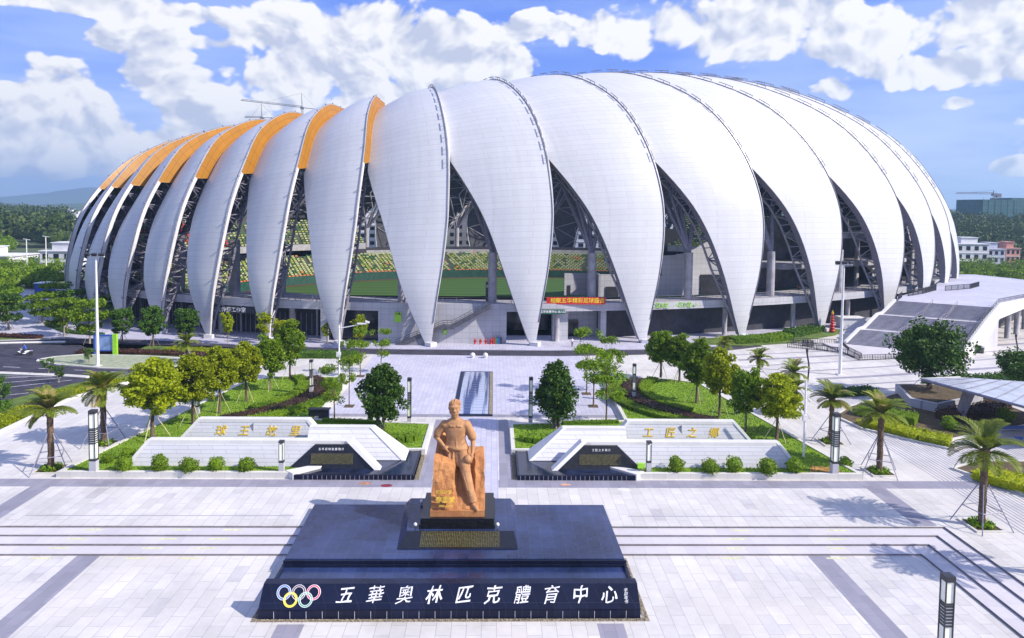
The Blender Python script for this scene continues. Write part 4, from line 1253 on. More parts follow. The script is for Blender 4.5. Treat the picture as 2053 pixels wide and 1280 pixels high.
capsule(bd, (-.56, Yb, 8.55), (-.58, Yb-.10, 9.1), .34, .31)
# head: cranium, jaw, chin, brow, nose, lips, cheeks, ears
hx, hy, hz = -.62, 55.74, 9.68
def H(x, y, z): return (hx+x, hy+y, hz+z)
blob(bd, H(0, .04, .10), .43, .50, .50); blob(bd, H(.02, -.10, -.22), .37, .38, .46); blob(bd, H(.02, -.30, -.56), .18, .15, .12)
blob(bd, H(.02, -.02, -.42), .30, .32, .24)
bd.hexa([H(-.08, -.62, -.16), H(.12, -.62, -.16), H(.13, -.40, -.20), H(-.09, -.40, -.20)], [H(-.01, -.50, .16), H(.05, -.50, .16), H(.07, -.38, .18), H(-.03, -.38, .18)])
blob(bd, H(-.07, -.50, -.15), .06, .06, .05); blob(bd, H(.11, -.50, -.15), .06, .06, .05)
for sx in (-1, 1):
    capsule(bd, H(.02+sx*.07, -.47, .19), H(.02+sx*.32, -.37, .21), .062, .045, 8)
    blob(bd, H(.02+sx*.18, -.405, .07), .085, .06, .045)
    blob(bd, H(.02+sx*.24, -.33, -.10), .12, .12, .11)
    blob(bd, H(sx*.44, .04, .0), .07, .12, .17)
    blob(bd, H(sx*.30, -.02, -.30), .12, .18, .16)
capsule(bd, H(-.10, -.45, -.33), H(.15, -.45, -.33), .040, .040, 8); capsule(bd, H(-.07, -.44, -.41), H(.12, -.44, -.41), .045, .045, 8)
# hair: short sides, thick wavy top swept up and back from the forehead
hair = MB()
blob(hair, H(0, .14, .24), .455, .46, .38)
for sx in (-1, 1):
    blob(hair, H(sx*.38, .14, .16), .11, .28, .30); blob(hair, H(sx*.34, .26, -.05), .13, .22, .34)
blob(hair, H(0, .40, .05), .36, .20, .46)
for i in range(13):
    u = -1+2*i/12; jz = .06*math.sin(i*2.4); jy = .03*math.cos(i*3.1)
    p0 = H(.38*u, -.30+.16*u*u+jy, .42-.10*u*u); p1 = H(.43*u+.04, -.16+.10*u*u+jy, .57+jz-.13*abs(u)); p2 = H(.38*u+.08, .10, .64+jz-.16*u*u)
    hair.path([p0, p1, p2, H(.30*u+.06, .38, .56-.14*u*u)], [.035, .075, .08, .04], 8)
# right arm (viewer's left): loose sleeve, elbow out, hand on the hip
blob(bd, (-1.40, Yb, 8.28), .40, .42, .36)
capsule(bd, (-1.46, Yb+.02, 8.22), (-1.92, Yb+.04, 7.62), .40, .37); capsule(bd, (-1.90, Yb+.04, 7.66), (-1.96, Yb+.04, 7.54), .385, .37)
elL, haL = (-2.12, Yb+.02, 7.30), (-1.40, Yb-.48, 6.62)
capsule(bd, (-1.82, Yb+.02, 7.75), elL, .24, .215); capsule(bd, elL, haL, .225, .13)
blob(bd, (-1.30, Yb-.56, 6.52), .17, .12, .20)
for i in range(4): capsule(bd, (-1.36+i*.085, Yb-.62, 6.56-i*.07), (-1.10+i*.05, Yb-.70+.03*i, 6.30-i*.05), .055, .042, 8)
capsule(bd, (-1.42, Yb-.52, 6.60), (-1.58, Yb-.38, 6.36), .06, .045, 8)
# left arm (viewer's right): straight down, fingers over the ball
blob(bd, (.32, Yb, 8.28), .40, .42, .36)
capsule(bd, (.38, Yb, 8.22), (.78, Yb+.02, 7.42), .41, .38); capsule(bd, (.76, Yb+.02, 7.46), (.82, Yb+.02, 7.30), .39, .38)
elR = (.90, Yb+.0, 7.0)
capsule(bd, (.74, Yb, 7.5), elR, .25, .225); capsule(bd, elR, (.88, Yb-.58, 6.12), .23, .145)
blob(bd, (.82, Yb-.74, 5.90), .18, .14, .24)
for i in range(4): capsule(bd, (.88-i*.11, Yb-.86, 5.86), (.84-i*.12, Yb-1.10+.02*i, 5.52-.03*(i % 2)), .062, .045, 8)
capsule(bd, (.66, Yb-.74, 6.0), (.44, Yb-.86, 6.10), .065, .05, 8)
ball = MB(); blob(ball, (.50, Yb-.84, 5.70), .36, .36, .36, 20, 12)
# trousers: loose cloth; one leg bent into the rock, the other straight down to the shoe
blob(bd, (-.42, Yb, 6.15), .84, .54, .46)
capsule(bd, (-.84, Yb-.02, 6.15), (-.84, Yb-.42, 4.9), .50, .44); capsule(bd, (-.84, Yb-.42, 5.0), (-.70, Yb-.5, 3.9), .44, .34)
capsule(bd, (-.35, Yb-.05, 6.05), (-.20, Yb-.55, 5.3), .42, .34)
capsule(bd, (.02, Yb-.08, 6.1), (.36, Yb-1.05, 4.85), .54, .44); capsule(bd, (.36, Yb-1.05, 4.85), (.86, Yb-1.72, 3.05), .44, .36)
bd.path([(.86, Yb-1.70, 3.15), (.93, Yb-1.80, 2.80), (.96, Yb-1.84, 2.62)], [.36, .37, .35], 16)
capsule(bd, (.98, Yb-1.88, 2.62), (1.02, Yb-1.92, 2.40), .22, .22)
bd.path([(.94, Yb-1.75, 2.40), (1.08, Yb-2.02, 2.38), (1.26, Yb-2.30, 2.33), (1.36, Yb-2.46, 2.30)], [.17, .21, .19, .09], 12)
bd.path([(.93, Yb-1.68, 2.26), (1.10, Yb-2.08, 2.25), (1.38, Yb-2.50, 2.25)], [.14, .20, .11], 10)
# shirt: collar wings, placket, pockets, soft creases
for sx in (-1, 1):
    bd.hexa([(-.50+sx*.05, Yb-.50, 8.22), (-.50+sx*.44, Yb-.50, 8.20), (-.54+sx*.36, Yb-.34, 8.52), (-.54+sx*.14, Yb-.40, 8.50)],
            [(-.50+sx*.07, Yb-.58, 8.27), (-.50+sx*.50, Yb-.56, 8.27), (-.56+sx*.40, Yb-.02, 8.90), (-.56+sx*.30, Yb-.24, 8.84)])
capsule(bd, (-.50, Yb-.52, 8.1), (-.46, Yb-.50, 7.1), .035, .04, 8); capsule(bd, (-.46, Yb-.50, 7.1), (-.40, Yb-.62, 6.5), .04, .045, 8)
for (a, b_) in (((-1.15, Yb-.46, 7.35), (-.6, Yb-.56, 6.95)), ((-.95, Yb-.50, 7.0), (-.25, Yb-.60, 6.72)), ((.25, Yb-.46, 7.5), (-.1, Yb-.56, 7.0)), ((.35, Yb-.46, 7.0), (-.05, Yb-.58, 6.7)), ((-1.2, Yb-.38, 8.0), (-.95, Yb-.52, 7.55)), ((.15, Yb-.44, 8.0), (-.02, Yb-.54, 7.6))):
    capsule(bd, (a[0]*.94-.03, a[1]+.09, a[2]), (b_[0]*.94-.03, b_[1]+.09, b_[2]), .05, .03, 8)
for (a, b_) in (((-1.05, Yb-.50, 6.2), (-1.02, Yb-.80, 5.2)), ((-.66, Yb-.54, 6.2), (-.74, Yb-.82, 5.2)), ((-.25, Yb-.52, 6.1), (-.10, Yb-.85, 5.3)), ((.15, Yb-.56, 6.2), (.30, Yb-1.35, 5.1)), ((.35, Yb-1.46, 4.8), (.72, Yb-1.92, 3.5)), ((.10, Yb-1.38, 4.9), (.55, Yb-1.90, 3.6))):
    capsule(bd, a, b_, .05, .035, 8)
def fuse(mb, name, m_, parent, vox=.045):
    o = mb.build(name, m_, parent)
    md = o.modifiers.new('r', 'REMESH'); md.mode = 'VOXEL'; md.voxel_size = vox; md.use_smooth_shade = True
    sm = o.modifiers.new('s', 'SMOOTH'); sm.factor = .5; sm.iterations = 3
    dg = bpy.context.evaluated_depsgraph_get()
    me = bpy.data.meshes.new_from_object(o.evaluated_get(dg))
    me.name = name; o.modifiers.clear(); o.data = me
    me.materials.clear(); me.materials.append(m_)
    me.polygons.foreach_set('use_smooth', [True]*len(me.polygons))
    return o
fig = fuse(bd, 'figure', MT['sand2'], stt)
fuse(hair, 'hair', MT['sand2'], fig, .03)
fuse(ball, 'football', MT['sand2'], fig)
# ---------------------------------------------------------------- vegetation builders (meshes shared between copies)
def leafquad(b, c, s, rr):
    d = Vector((rr.gauss(0, 1), rr.gauss(0, 1), rr.gauss(0, .7)+.5)).normalized()
    u = d.cross(Vector((rr.random()-.5, rr.random()-.5, rr.random()-.5))).normalized(); v = d.cross(u)
    u *= s*.5*rr.uniform(.7, 1.3); v *= s*.32*rr.uniform(.7, 1.3)
    b.v += [tuple(c-u), tuple(c+v*.9), tuple(c+u), tuple(c-v*.9)]
    o = len(b.v)-4; b.f.append((o, o+1, o+2, o+3)); b.mi.append(b.cur)
def crown_mesh(name, w, h0, h1, m, leaf=.24, n=2600, clumps=46, seed=1, shape='round', core=True):
    rr = random.Random(seed); b = MB()
    cz = (h0+h1)/2; rz = (h1-h0)/2; rx = w/2
    cl = []
    for i in range(clumps):
        while True:
            p_ = Vector((rr.uniform(-1, 1), rr.uniform(-1, 1), rr.uniform(-1, 1)))
            if .30 < p_.length < 1: break
        p_ *= (.62+.38*rr.random())/max(.6, p_.length)*p_.length**.4
        p_ *= rr.uniform(.88, 1.10) if p_.length > .7 else 1
        x, y, z = p_
        if shape == 'cone': f = .95-.5*max(0, z); x *= f; y *= f
        elif shape == 'egg': f = 1.02-.32*z; x *= f*.95; y *= f*.95
        elif shape == 'vase': f = .75+.35*z; x *= f; y *= f
        elif shape == 'flat': z = round(z*1.5)/1.5 + z*.1
        cl.append((Vector((x*rx, y*rx, cz+z*rz)), rr.uniform(.15, .32)*min(rx, rz*1.1)))
    per = n//clumps
    for c, r in cl:
        for _ in range(per):
            q_ = Vector((rr.gauss(0, 1), rr.gauss(0, 1), rr.gauss(0, 1))).normalized()*r*rr.uniform(.55, 1.12)
            q_.z *= .8
            leafquad(b, c+q_, leaf, rr)
    me = b.mesh(name, m); return me, cl
def trunk_mesh(name, h, r, cl, m, seed=1, lean=0.0, stems=1, base=.0):
    rr = random.Random(seed); b = MB()
    for s in range(stems):
        a = 2*PI*s/max(1, stems)+rr.random()
        bx, by = (0, 0) if stems == 1 else (math.cos(a)*.35, math.sin(a)*.35)
        tx, ty = (lean*h, 0) if stems == 1 else (math.cos(a)*h*.16, math.sin(a)*h*.16)
        pts = [(bx+(tx-bx)*t+rr.uniform(-.04, .04), by+(ty-by)*t+rr.uniform(-.04, .04), base+h*t) for t in (0, .25, .5, .75, 1)]
        b.path(pts, [r*1.25, r, r*.9, r*.7, r*.45], 7)
        if cl:
            for c, rad in rr.sample(cl, min(len(cl), 9 if stems == 1 else 4)):
                t = rr.uniform(.45, .95); st_ = Vector(pts[0]).lerp(Vector(pts[4]), t)
                mid = st_.lerp(c, .5)+Vector((0, 0, -.15)); b.path([st_, mid, c], [r*.42, r*.28, r*.12], 5)
    return b.mesh(name, m, smooth=True)
def props_mesh(r_, h, m, n=3, rad=.035):
    b = MB()
    for i in range(n):
        a = 2*PI*i/n+.5
        b.tube((math.cos(a)*r_, math.sin(a)*r_, 0), (math.cos(a)*.12, math.sin(a)*.12, h), rad, n=5)
    return b.mesh('prop', m)
def make_tree(name, meshes, label, cat, loc, group, rz=0.0, sc_=1.0):
    t = thing(name, label, cat, loc, group); t.rotation_euler = (0, 0, rz)
    t.scale = sc_ if isinstance(sc_, tuple) else (sc_,)*3
    for nm, me in meshes:
        o = bpy.data.objects.new(nm, me); col.objects.link(o); o.parent = t
    return t
def kind(w, h0, h1, m, bark, r, seed, leaf=.24, n=2600, clumps=46, shape='round', stems=1, prop=None, lean=0.0):
    w *= 1.08; cm, cl = crown_mesh('crown', w, h0, h1, m, leaf, n, clumps, seed, shape)
    tm = trunk_mesh('trunk', (h0+h1)/2, r, cl, bark, seed, lean, stems)
    ms = [('crown', cm), ('trunk', tm)]
    if prop: ms.append(('prop', props_mesh(prop[0], prop[1], prop[2])))
    return ms
Y3 = [kind(4.3, 2.3, 8.5, MT['L_yellow'], MT['bark'], .15, 10+i, .36, 9500, 100, 'egg', prop=(1.3, 2.6, MT['bamboo'])) for i in range(3)]
G3 = [kind(4.2, 2.4, 8.5, MT['L_green'], MT['bark'], .15, 20+i, .36, 9000, 100, 'egg', prop=(1.3, 2.6, MT['bamboo'])) for i in range(3)]
for i, (x, y, h, w_, kd, lb) in enumerate([
    (-34.3, 75.4, 9.1, 5.7, Y3[0], 'nearest and widest yellow green tree of the left row, beside the white wall'),
    (-32.1, 80.3, 8.4, 4.5, Y3[1], 'second yellow green tree of the left row, just behind the widest one'),
    (-30.7, 84.6, 8.5, 4.1, Y3[2], 'third yellow green tree of the left lawn row'),
    (-29.3, 89.7, 8.2, 4.1, Y3[0], 'fourth yellow green tree of the left lawn row'),
    (-28.1, 95.4, 8.1, 4.2, G3[1], 'fifth tree of the left row, greener, before the shaded shopfront'),
    (-27.1, 101.5, 8.7, 4.2, G3[0], 'last and farthest tree of the left lawn row')]):
    make_tree('lawn_tree', kd, lb, 'tree', (x, y, .46), 'trees in a row on the left lawn', i*1.1, (w_/4.3, w_/4.3, h/8.6))
for i, (x, y, h, w_, kd, lb) in enumerate([
    (34.1, 75.6, 7.7, 4.6, Y3[2], 'nearest tree of the right row, yellow green, beside the thin white pole'),
    (31.6, 78.4, 8.0, 3.7, G3[1], 'second tree of the right row, shaded green'),
    (30.5, 84.3, 9.0, 4.2, Y3[0], 'third tree of the right row, tall yellow green crown'),
    (29.4, 90.2, 8.8, 4.4, G3[2], 'fourth tree of the right row beside the dark curved hedge'),
    (30.1, 101.5, 7.2, 4.4, G3[0], 'fifth tree of the right row near the back kerb'),
    (27.9, 103.9, 7.8, 4.5, G3[1], 'farthest tree of the right row with a bare lower trunk')]):
    make_tree('lawn_tree', kd, lb, 'tree', (x, y, .46), 'trees in a row on the right lawn', i*1.3+.4, (w_/4.3, w_/4.3, h/8.6))
# dark clipped trees before the left of the stadium
D2 = [kind(3.9, 1.5, 7.2, MT['L_dark'], MT['bark'], .13, 30+i, .36, 5200, 80, 'round', prop=(1.1, 1.8, MT['palebark'])) for i in range(2)]
for i, (x, y, h, w_, lb) in enumerate([(-65.8, 129.3, 6.8, 3.6, 'oval dark clipped tree right of the info board'), (-58.8, 126.4, 7.5, 4.0, 'tall dark clipped tree, second from the left before the shopfront'),
                                       (-54.1, 128.9, 6.9, 4.1, 'broad dark clipped tree, third before the shopfront')]):
    make_tree('clipped_tree', D2[i % 2], lb, 'tree', (x, y, .1), 'dark clipped trees before the stadium', i*2., (w_/3.9, w_/3.9, h/7.2))
Pk = [kind(3.2, 1.6, 6.3, MT['L_yellow'], MT['palebark'], .08, 40+i, .34, 1800, 36, 'vase') for i in range(2)]
for i, (x, y, h, w_, lb) in enumerate([(-46.5, 129.2, 6.3, 2.9, 'thin young tree under the dark shop sign'), (-39.9, 129.4, 6.3, 3.3, 'pale young tree at the foot of a roof petal'),
                                       (-28.5, 129.9, 4.2, 2.4, 'small bare-looking young tree beside a petal tip'), (-21.7, 125.6, 6.5, 3.7, 'leafy young tree left of the outside stair'), (-36.5, 126.0, 5.6, 3.4, 'young tree between two petal tips'), (-33.5, 124.5, 5.9, 3.6, 'young tree in front of the shaded shopfront')]):
    make_tree('young_tree', Pk[i % 2], lb, 'tree', (x, y, .1), 'young trees before the shopfront', i*2., (w_/3.2, w_/3.2, h/6.3))
# trees on the far left
C2 = [kind(6, 2.0, 7.4, MT['L_green'] if i else MT['L_dark'], MT['palebark'], .16, 50+i, .5, 4200, 60, 'flat', prop=(1.3, 2.0, MT['palebark'])) for i in range(3)]
far_l = [(-83.4, 142.0, 6.6, 5.6), (-71.1, 128.2, 8.2, 5.7), (-92.7, 148.7, 6.6, 6.4), (-94.2, 140.7, 7.4, 6.6), (-79.5, 134.5, 7.6, 5.6), (-101, 150, 7.5, 6.8), (-88, 152, 7.0, 6.0), (-108, 158, 8, 7), (-97, 160, 7.5, 7), (-77.5, 148, 6.5, 5.0), (-112, 146, 8.5, 7)]
wh = ['over the pale path', 'just left of the tall white lamp pole', 'behind the pale gravel bed', 'by the left edge above the motorbike', 'left of the tall pole with a flat dark crown', 'at the left edge of the car park', 'in front of the white petals', 'farther back at the left edge', 'behind the pale path', 'nearest the leftmost petal', 'outermost at the left margin']
for i, (x, y, h, w_) in enumerate(far_l):
    make_tree('street_tree', C2[i % 3], 'dark spreading street tree ' + wh[i], 'tree', (x, y, .05), 'street trees on the far left', i*1.7, (w_/6, w_/6, h/7.4))
K1 = kind(2.6, .9, 3.6, MT['L_dark'], MT['palebark'], .07, 60, .24, 900, 24)
for i, (x, y, s_, lb) in enumerate([(-59.5, 100.2, .8, 'low roadside tree beside the parking bays'), (-62, 90.2, 1.15, 'small tree at the left edge beside the near grass strip'), (-69.0, 99.3, .8, 'small tree between the parking bay lines'), (-63.8, 104.8, .8, 'small tree on the kerb between road and parking bays'), (-58.6, 86.5, 1.2, 'dark little tree at the left margin'), (-62.5, 112.9, .75, 'tiny tree on the gravel island')]):
    make_tree('small_tree', K1, lb, 'tree', (x, y, .05), 'small roadside trees', i*1.9, s_)
# the big clump trees beside the axis
M1 = [kind(5.2, .9, 8.0, MT['L_dark'], MT['palebark'], .13, 70+i, .38, 9500, 130, 'cone', stems=6) for i in range(2)]
make_tree('clump_tree', M1[0], 'dense dark many stemmed tree left of the central path', 'tree', (-10.2, 78.8, .46), 'many stemmed trees either side of the path')
make_tree('clump_tree', M1[1], 'dense dark many stemmed tree right of the central path', 'tree', (9.9, 79.5, .46), 'many stemmed trees either side of the path', .8, (.93, .93, 1.02))
# sparse tiered trees in the paving
S2 = [kind(4.2, 2.6, 8.0, MT['L_green'], MT['bark'], .09, 80+i, .30, 2000, 34, 'flat') for i in range(3)]
for i, (x, y, h, w_, lb) in enumerate([(-16.5, 83.1, 7.0, 3.6, 'thin sparse tree nearest the left rear wall'), (-16.0, 89.4, 9.0, 3.0, 'slender sparse tree beside the white lamp arm pole'), (-17.6, 105.3, 7.6, 3.1, 'sparse tree at the back left of the paved strip'),
        (-14.8, 107.4, 7.2, 3.3, 'sparse tree farthest back on the left paving'), (16.2, 82.7, 8.7, 4.9, 'leaning sparse tree nearest the right rear wall'), (15.7, 90.0, 8.3, 4.6, 'sparse tree in a brick tree pit right of the path'), (15.6, 96.1, 9.5, 3.9, 'tall sparse tree farthest back on the right paving'), (19.0, 97.5, 8.2, 4.2, 'sparse tree beside the right lawn kerb')]):
    make_tree('sparse_tree', S2[i % 3], lb, 'tree', (x, y, .0), 'sparse tiered trees in the paving', i*.9, (w_/4.2, w_/4.2, h/8.0))
    b = MB(); b.box(x-.6, y-.6, 0, x+.6, y+.6, .07); o = b.build('tree_pit', MT['soil']); o['kind'] = 'structure'
B1 = kind(9.0, 1.6, 9.6, MT['L_dark'], MT['bark'], .32, 90, .46, 11000, 130, 'round', prop=(2.2, 2.6, MT['prop']))
make_tree('round_tree', B1, 'big round dark tree in the white planter before the grand stair', 'tree', (63.6, 95.0, 1.3), None)
make_tree('round_tree', B1, 'round dark tree cut by the right edge of the view behind the canopy', 'tree', (78.5, 95.9, .9), None, 1.0, (.85, .85, .62))

# palms
def palm_meshes(seed, th_, fr, nf, tr_r, dry=.15, droop=1.0, lw=.055):
    rr = random.Random(seed); b = MB(); b.cur = 0
    for i in range(nf):
        a = 2*PI*i/nf*2.4 + rr.uniform(-.2, .2)
        e0 = R(86) - R(98)*(i/nf)**1.25 + rr.uniform(-.1, .1)
        L = fr*rr.uniform(.85, 1.1)*(.8+.2*math.sin(PI*min(1, i/nf+.25)))
        p = Vector((0, 0, th_)); el_ = e0; seg = 9; pts = [p.copy()]
        b.cur = 1 if rr.random() < dry else 0
        for j in range(seg):
            el_ -= (.10+.20*(j/seg))*droop*(1.0 if el_ > -1.1 else .1)
            p = p + Vector((math.cos(a)*math.cos(el_), math.sin(a)*math.cos(el_), math.sin(el_)))*(L/seg); pts.append(p.copy())
        b.path(pts, [.045*(1-k/(seg+1)) + .008 for k in range(seg+1)], 4, False)
        nl = 34
        for j in range(nl):
            t = .16+.82*j/nl; f = t*seg; k = min(seg-1, int(f)); c = pts[k].lerp(pts[k+1], f-k)
            d = (pts[k+1]-pts[k]).normalized(); side = d.cross(Vector((0, 0, 1)))
            if side.length < .05: side = Vector((math.sin(a), -math.cos(a), 0))
            side.normalize(); up_ = side.cross(d)
            ll = fr*.22*math.sin(PI*min(1, t*.92+.10))**.7+.08
            for s in (-1, 1):
                tip = c + (side*s*.80 + d*.62 + up_*.22*(1 if e0 > 0 else .2) + Vector((0, 0, -.18)))*ll*rr.uniform(.85, 1.1)
                w_ = d*lw*.9; mid = c.lerp(tip, .45)
                b.v += [tuple(c-w_*.5), tuple(mid-w_), tuple(tip), tuple(mid+w_)]
                o = len(b.v)-4; b.f.append((o, o+1, o+2, o+3)); b.mi.append(b.cur)
    fm = b.mesh('fronds', [MT['L_palm'], MT['L_palmdry']])
    t = MB(); n = 14
    pts = [(rr.uniform(-.02, .02), rr.uniform(-.02, .02), th_*i/n) for i in range(n+1)]
    t.path(pts, [tr_r*(1.25 if i == 0 else (1.0+.10*(i % 2)))*(1.25 if i >= n-1 else 1) for i in range(n+1)], 12)
    t.sphere((0, 0, th_), tr_r*1.6, 10, 6)
    tm = t.mesh('trunk', MT['palmbark'])
    g_ = MB()
    for i in range(4):
        a = PI/4+PI/2*i
        g_.tube((math.cos(a)*2.2, math.sin(a)*2.2, 0), (math.cos(a)*(tr_r+.05), math.sin(a)*(tr_r+.05), min(3.6, th_*.62)), .045, n=6)
    zc = 1.5; hh = min(3.6, th_*.62); rr_ = 2.2-(2.2-tr_r)*zc/hh
    ps = [(math.cos(PI/4+PI/2*i)*rr_, math.sin(PI/4+PI/2*i)*rr_, zc) for i in range(4)]
    for i in range(4): g_.tube(ps[i], ps[(i+1) % 4], .04, n=5)
    gm = g_.mesh('prop_frame', MT['prop'])
    u = MB()
    for _ in range(330):
        a, r_ = rr.random()*2*PI, rr.random()**.5*.95
        leafquad(u, Vector((r_*math.cos(a), r_*math.sin(a), rr.uniform(.05, .45))), .28, rr)
    um = u.mesh('base_planting', MT['L_hedge'])
    return [('fronds', fm), ('trunk', tm), ('prop_frame', gm), ('base_planting', um)]
PA = palm_meshes(1, 6.2, 3.7, 34, .27, .06, .9, .05)
PB = palm_meshes(2, 5.8, 3.1, 46, .27, .22, .72, .045)
PC = palm_meshes(3, 3.4, 2.5, 26, .2, .1, .8, .06)
PD = palm_meshes(4, 5.0, 3.0, 36, .27, .12, .75, .06)
for (x, y, ms, rz, s, lb) in [(43.2, 55.7, PA, .2, 1.0, 'big bright palm nearest on the right with long arching fronds'), (41.1, 67.4, PB, 1.1, 1.0, 'bushy yellowish palm behind the biggest one on the right'),
        (40.5, 76.2, PD, .5, .95, 'green palm just right of the nearest right lawn tree'), (-40.2, 67.5, PB, 2.0, 1.0, 'bushy yellow brown palm nearest on the left'), (-39.1, 74.6, PB, 3.1, 1.02, 'bushy dull green palm second from the left'),
        (44.6, 47.2, PA, 1.7, 1.0, 'palm past the right edge whose frond tip reaches into view')]:
    make_tree('palm_tree', ms, lb, 'palm tree', (x, y, .0), 'propped palms along the plaza sides', rz, s)
    b = MB()
    for (x0, y0, x1, y1) in ((-1.25, -1.25, 1.25, -1.05), (-1.25, 1.05, 1.25, 1.25), (-1.25, -1.04, -1.05, 1.04), (1.05, -1.04, 1.25, 1.04)): b.box(x+x0, y+y0, 0, x+x1, y+y1, .13)
    o = b.build('palm_pit_kerb', MT['kerb']); o['kind'] = 'structure'
    b = MB(); b.box(x-1.04, y-1.04, 0, x+1.04, y+1.04, .07); o = b.build('palm_pit_soil', MT['soil']); o['kind'] = 'structure'
for (x, y, s, lb) in [(42.8, 103.8, 1.0, 'small palm behind the right tree row, left of its twin'), (44.0, 94.2, 1.05, 'small palm behind the right tree row near the dark curved lamp'), (-46.8, 112.8, 1.0, 'hazy small palm behind the left tree row'), (42.1, 117.5, .9, 'farthest small palm before the right entrance'), (40.8, 86.5, .95, 'small palm between the right lawn and the plaza')]:
    make_tree('small_palm', PC, lb, 'palm tree', (x, y, .0), 'small palms behind the lawns', x, s)

# ball shrubs
def shrub_mesh(seed, lm='L_hedge', n=650, leaf=.13):
    rr = random.Random(seed); b = MB()
    for _ in range(n):
        d = Vector((rr.gauss(0, 1), rr.gauss(0, 1), rr.gauss(0, 1))).normalized()
        r_ = (1+.13*math.sin(d.x*5+seed*2)+.10*math.sin(d.z*7+d.y*4+seed))*rr.uniform(.9, 1.10)
        leafquad(b, Vector((d.x*.5*r_, d.y*.5*r_, .5+d.z*.48*r_))*1.0, leaf, rr)
    c = MB(); c.sphere((0, 0, .5), .42, 12, 8, jit=.2)
    b.add(c.v, c.f)
    return b.mesh('foliage', MT[lm])
SH = [shrub_mesh(i, 'L_green') for i in range(4)]
shr = [(-32.6, 66.1, 1.4, 1.5), (-29.2, 66.1, 1.4, 1.7), (-26.4, 66.1, 1.4, 1.6), (-23.9, 66.3, 1.2, 1.5), (-21.0, 66.3, 1.3, 1.6), (20.5, 66.2, 1.4, 1.6), (23.7, 66.2, 1.4, 1.7), (26.1, 66.2, 1.4, 1.6), (29.2, 65.95, 1.6, 1.8), (32.1, 66.1, 1.4, 1.7)]
ordn = ['leftmost', 'second', 'middle', 'fourth', 'rightmost']
for i, (x, y, h, w_) in enumerate(shr):
    o = bpy.data.objects.new('round_shrub', SH[i % 4]); col.objects.link(o); o.location = (x, y, .42); k_ = (1.0, .88, 1.1, .92, 1.04, .95, 1.12, .9, 1.06, .98)[i]; o.scale = (w_*k_, w_*.9, h*(2-k_)); o.rotation_euler = (.12*math.sin(i*2.1), .15*math.cos(i*1.7), i*1.3)
    tag(o, '%s of five clipped round shrubs before the %s white wall' % (ordn[i % 5], 'left' if i < 5 else 'right'), 'shrub', 'clipped round shrubs before the walls')
def hedge(name, pts, wd, h, m, label, dens=60, leaf=.2, cat='hedge'):
    b = MB(); n = len(pts)
    for i in range(n-1):
        p0, p1 = Vector(pts[i]), Vector(pts[i+1]); L = (p1-p0).length
        d = (p1-p0).normalized(); s = Vector((-d.y, d.x, 0))
        for _ in range(int(L*wd*dens)):
            c = p0.lerp(p1, rnd.random()) + s*rnd.uniform(-wd/2, wd/2); e = rnd.random()
            c.z += h*(1-.5*e*e) + rnd.uniform(-.04, .06)
            if rnd.random() < .35: c += s*(wd/2*(1 if rnd.random() < .5 else -1) - s.dot(c-p0)); c.z = p0.z + h*rnd.random()
            leafquad(b, c, leaf, rnd)
        q4 = [p0-s*wd*.44, p1-s*wd*.44, p1+s*wd*.44, p0+s*wd*.44]
        b.hexa(q4, [x+Vector((0, 0, h*.82)) for x in q4])
    o = b.build(name, MT[m]); return tag(o, label, cat)
for s, sd_ in ((-1, 'left'), (1, 'right')):
    arc = [(s*(22.0+4.9*math.sin(a)), 100.0-15.5*(a/PI*1.55), .45) for a in [i*PI*.62/12 for i in range(13)]]
    arc1 = [(s*(20.6+4.4*math.sin(u*2.5)+ (4.5*u**2)), 101-18*u, .45) for u in [i/12 for i in range(13)]]
    P1 = [(24.2, 102.0), (22.6, 99.5), (21.6, 96.5), (21.4, 93.5), (22.0, 90.5), (23.3, 87.8), (25.0, 85.4), (27.2, 83.2), (29.2, 81.6)]
    hedge('inner_hedge', [(s*(x-2.5), y-.8, .45) for x, y in P1[1:]], 1.7, .6, 'L_green', 'bright green curved hedge band on the %s lawn, on the path side' % sd_)
    hedge('dark_hedge', [(s*x, y, .45) for x, y in P1], 2.3, .5, 'L_purple', 'dark purple curved hedge band on the %s lawn' % sd_)
    hedge('outer_hedge', [(s*(x+2.3), y+.5, .45) for x, y in P1[:7]], 1.6, .55, 'L_green', 'bright green curved hedge band on the %s lawn, on the tree side' % sd_)
    hedge('clump_hedge', [(s*(7.9+2.2*math.cos(a)), 76.6+2.0*math.sin(a), .45) for a in [PI*1.15+i*PI*.9/8 for i in range(9)]], 1.5, .75, 'L_hedge', 'bright green curved hedge at the foot of the %s many stemmed tree' % sd_)
    hedge('low_hedge', [(s*10.8, 80.9, .45), (s*17.5, 81.6, .45)], .7, .4, 'L_hedge', 'thin low hedge behind the %s middle wall' % sd_)
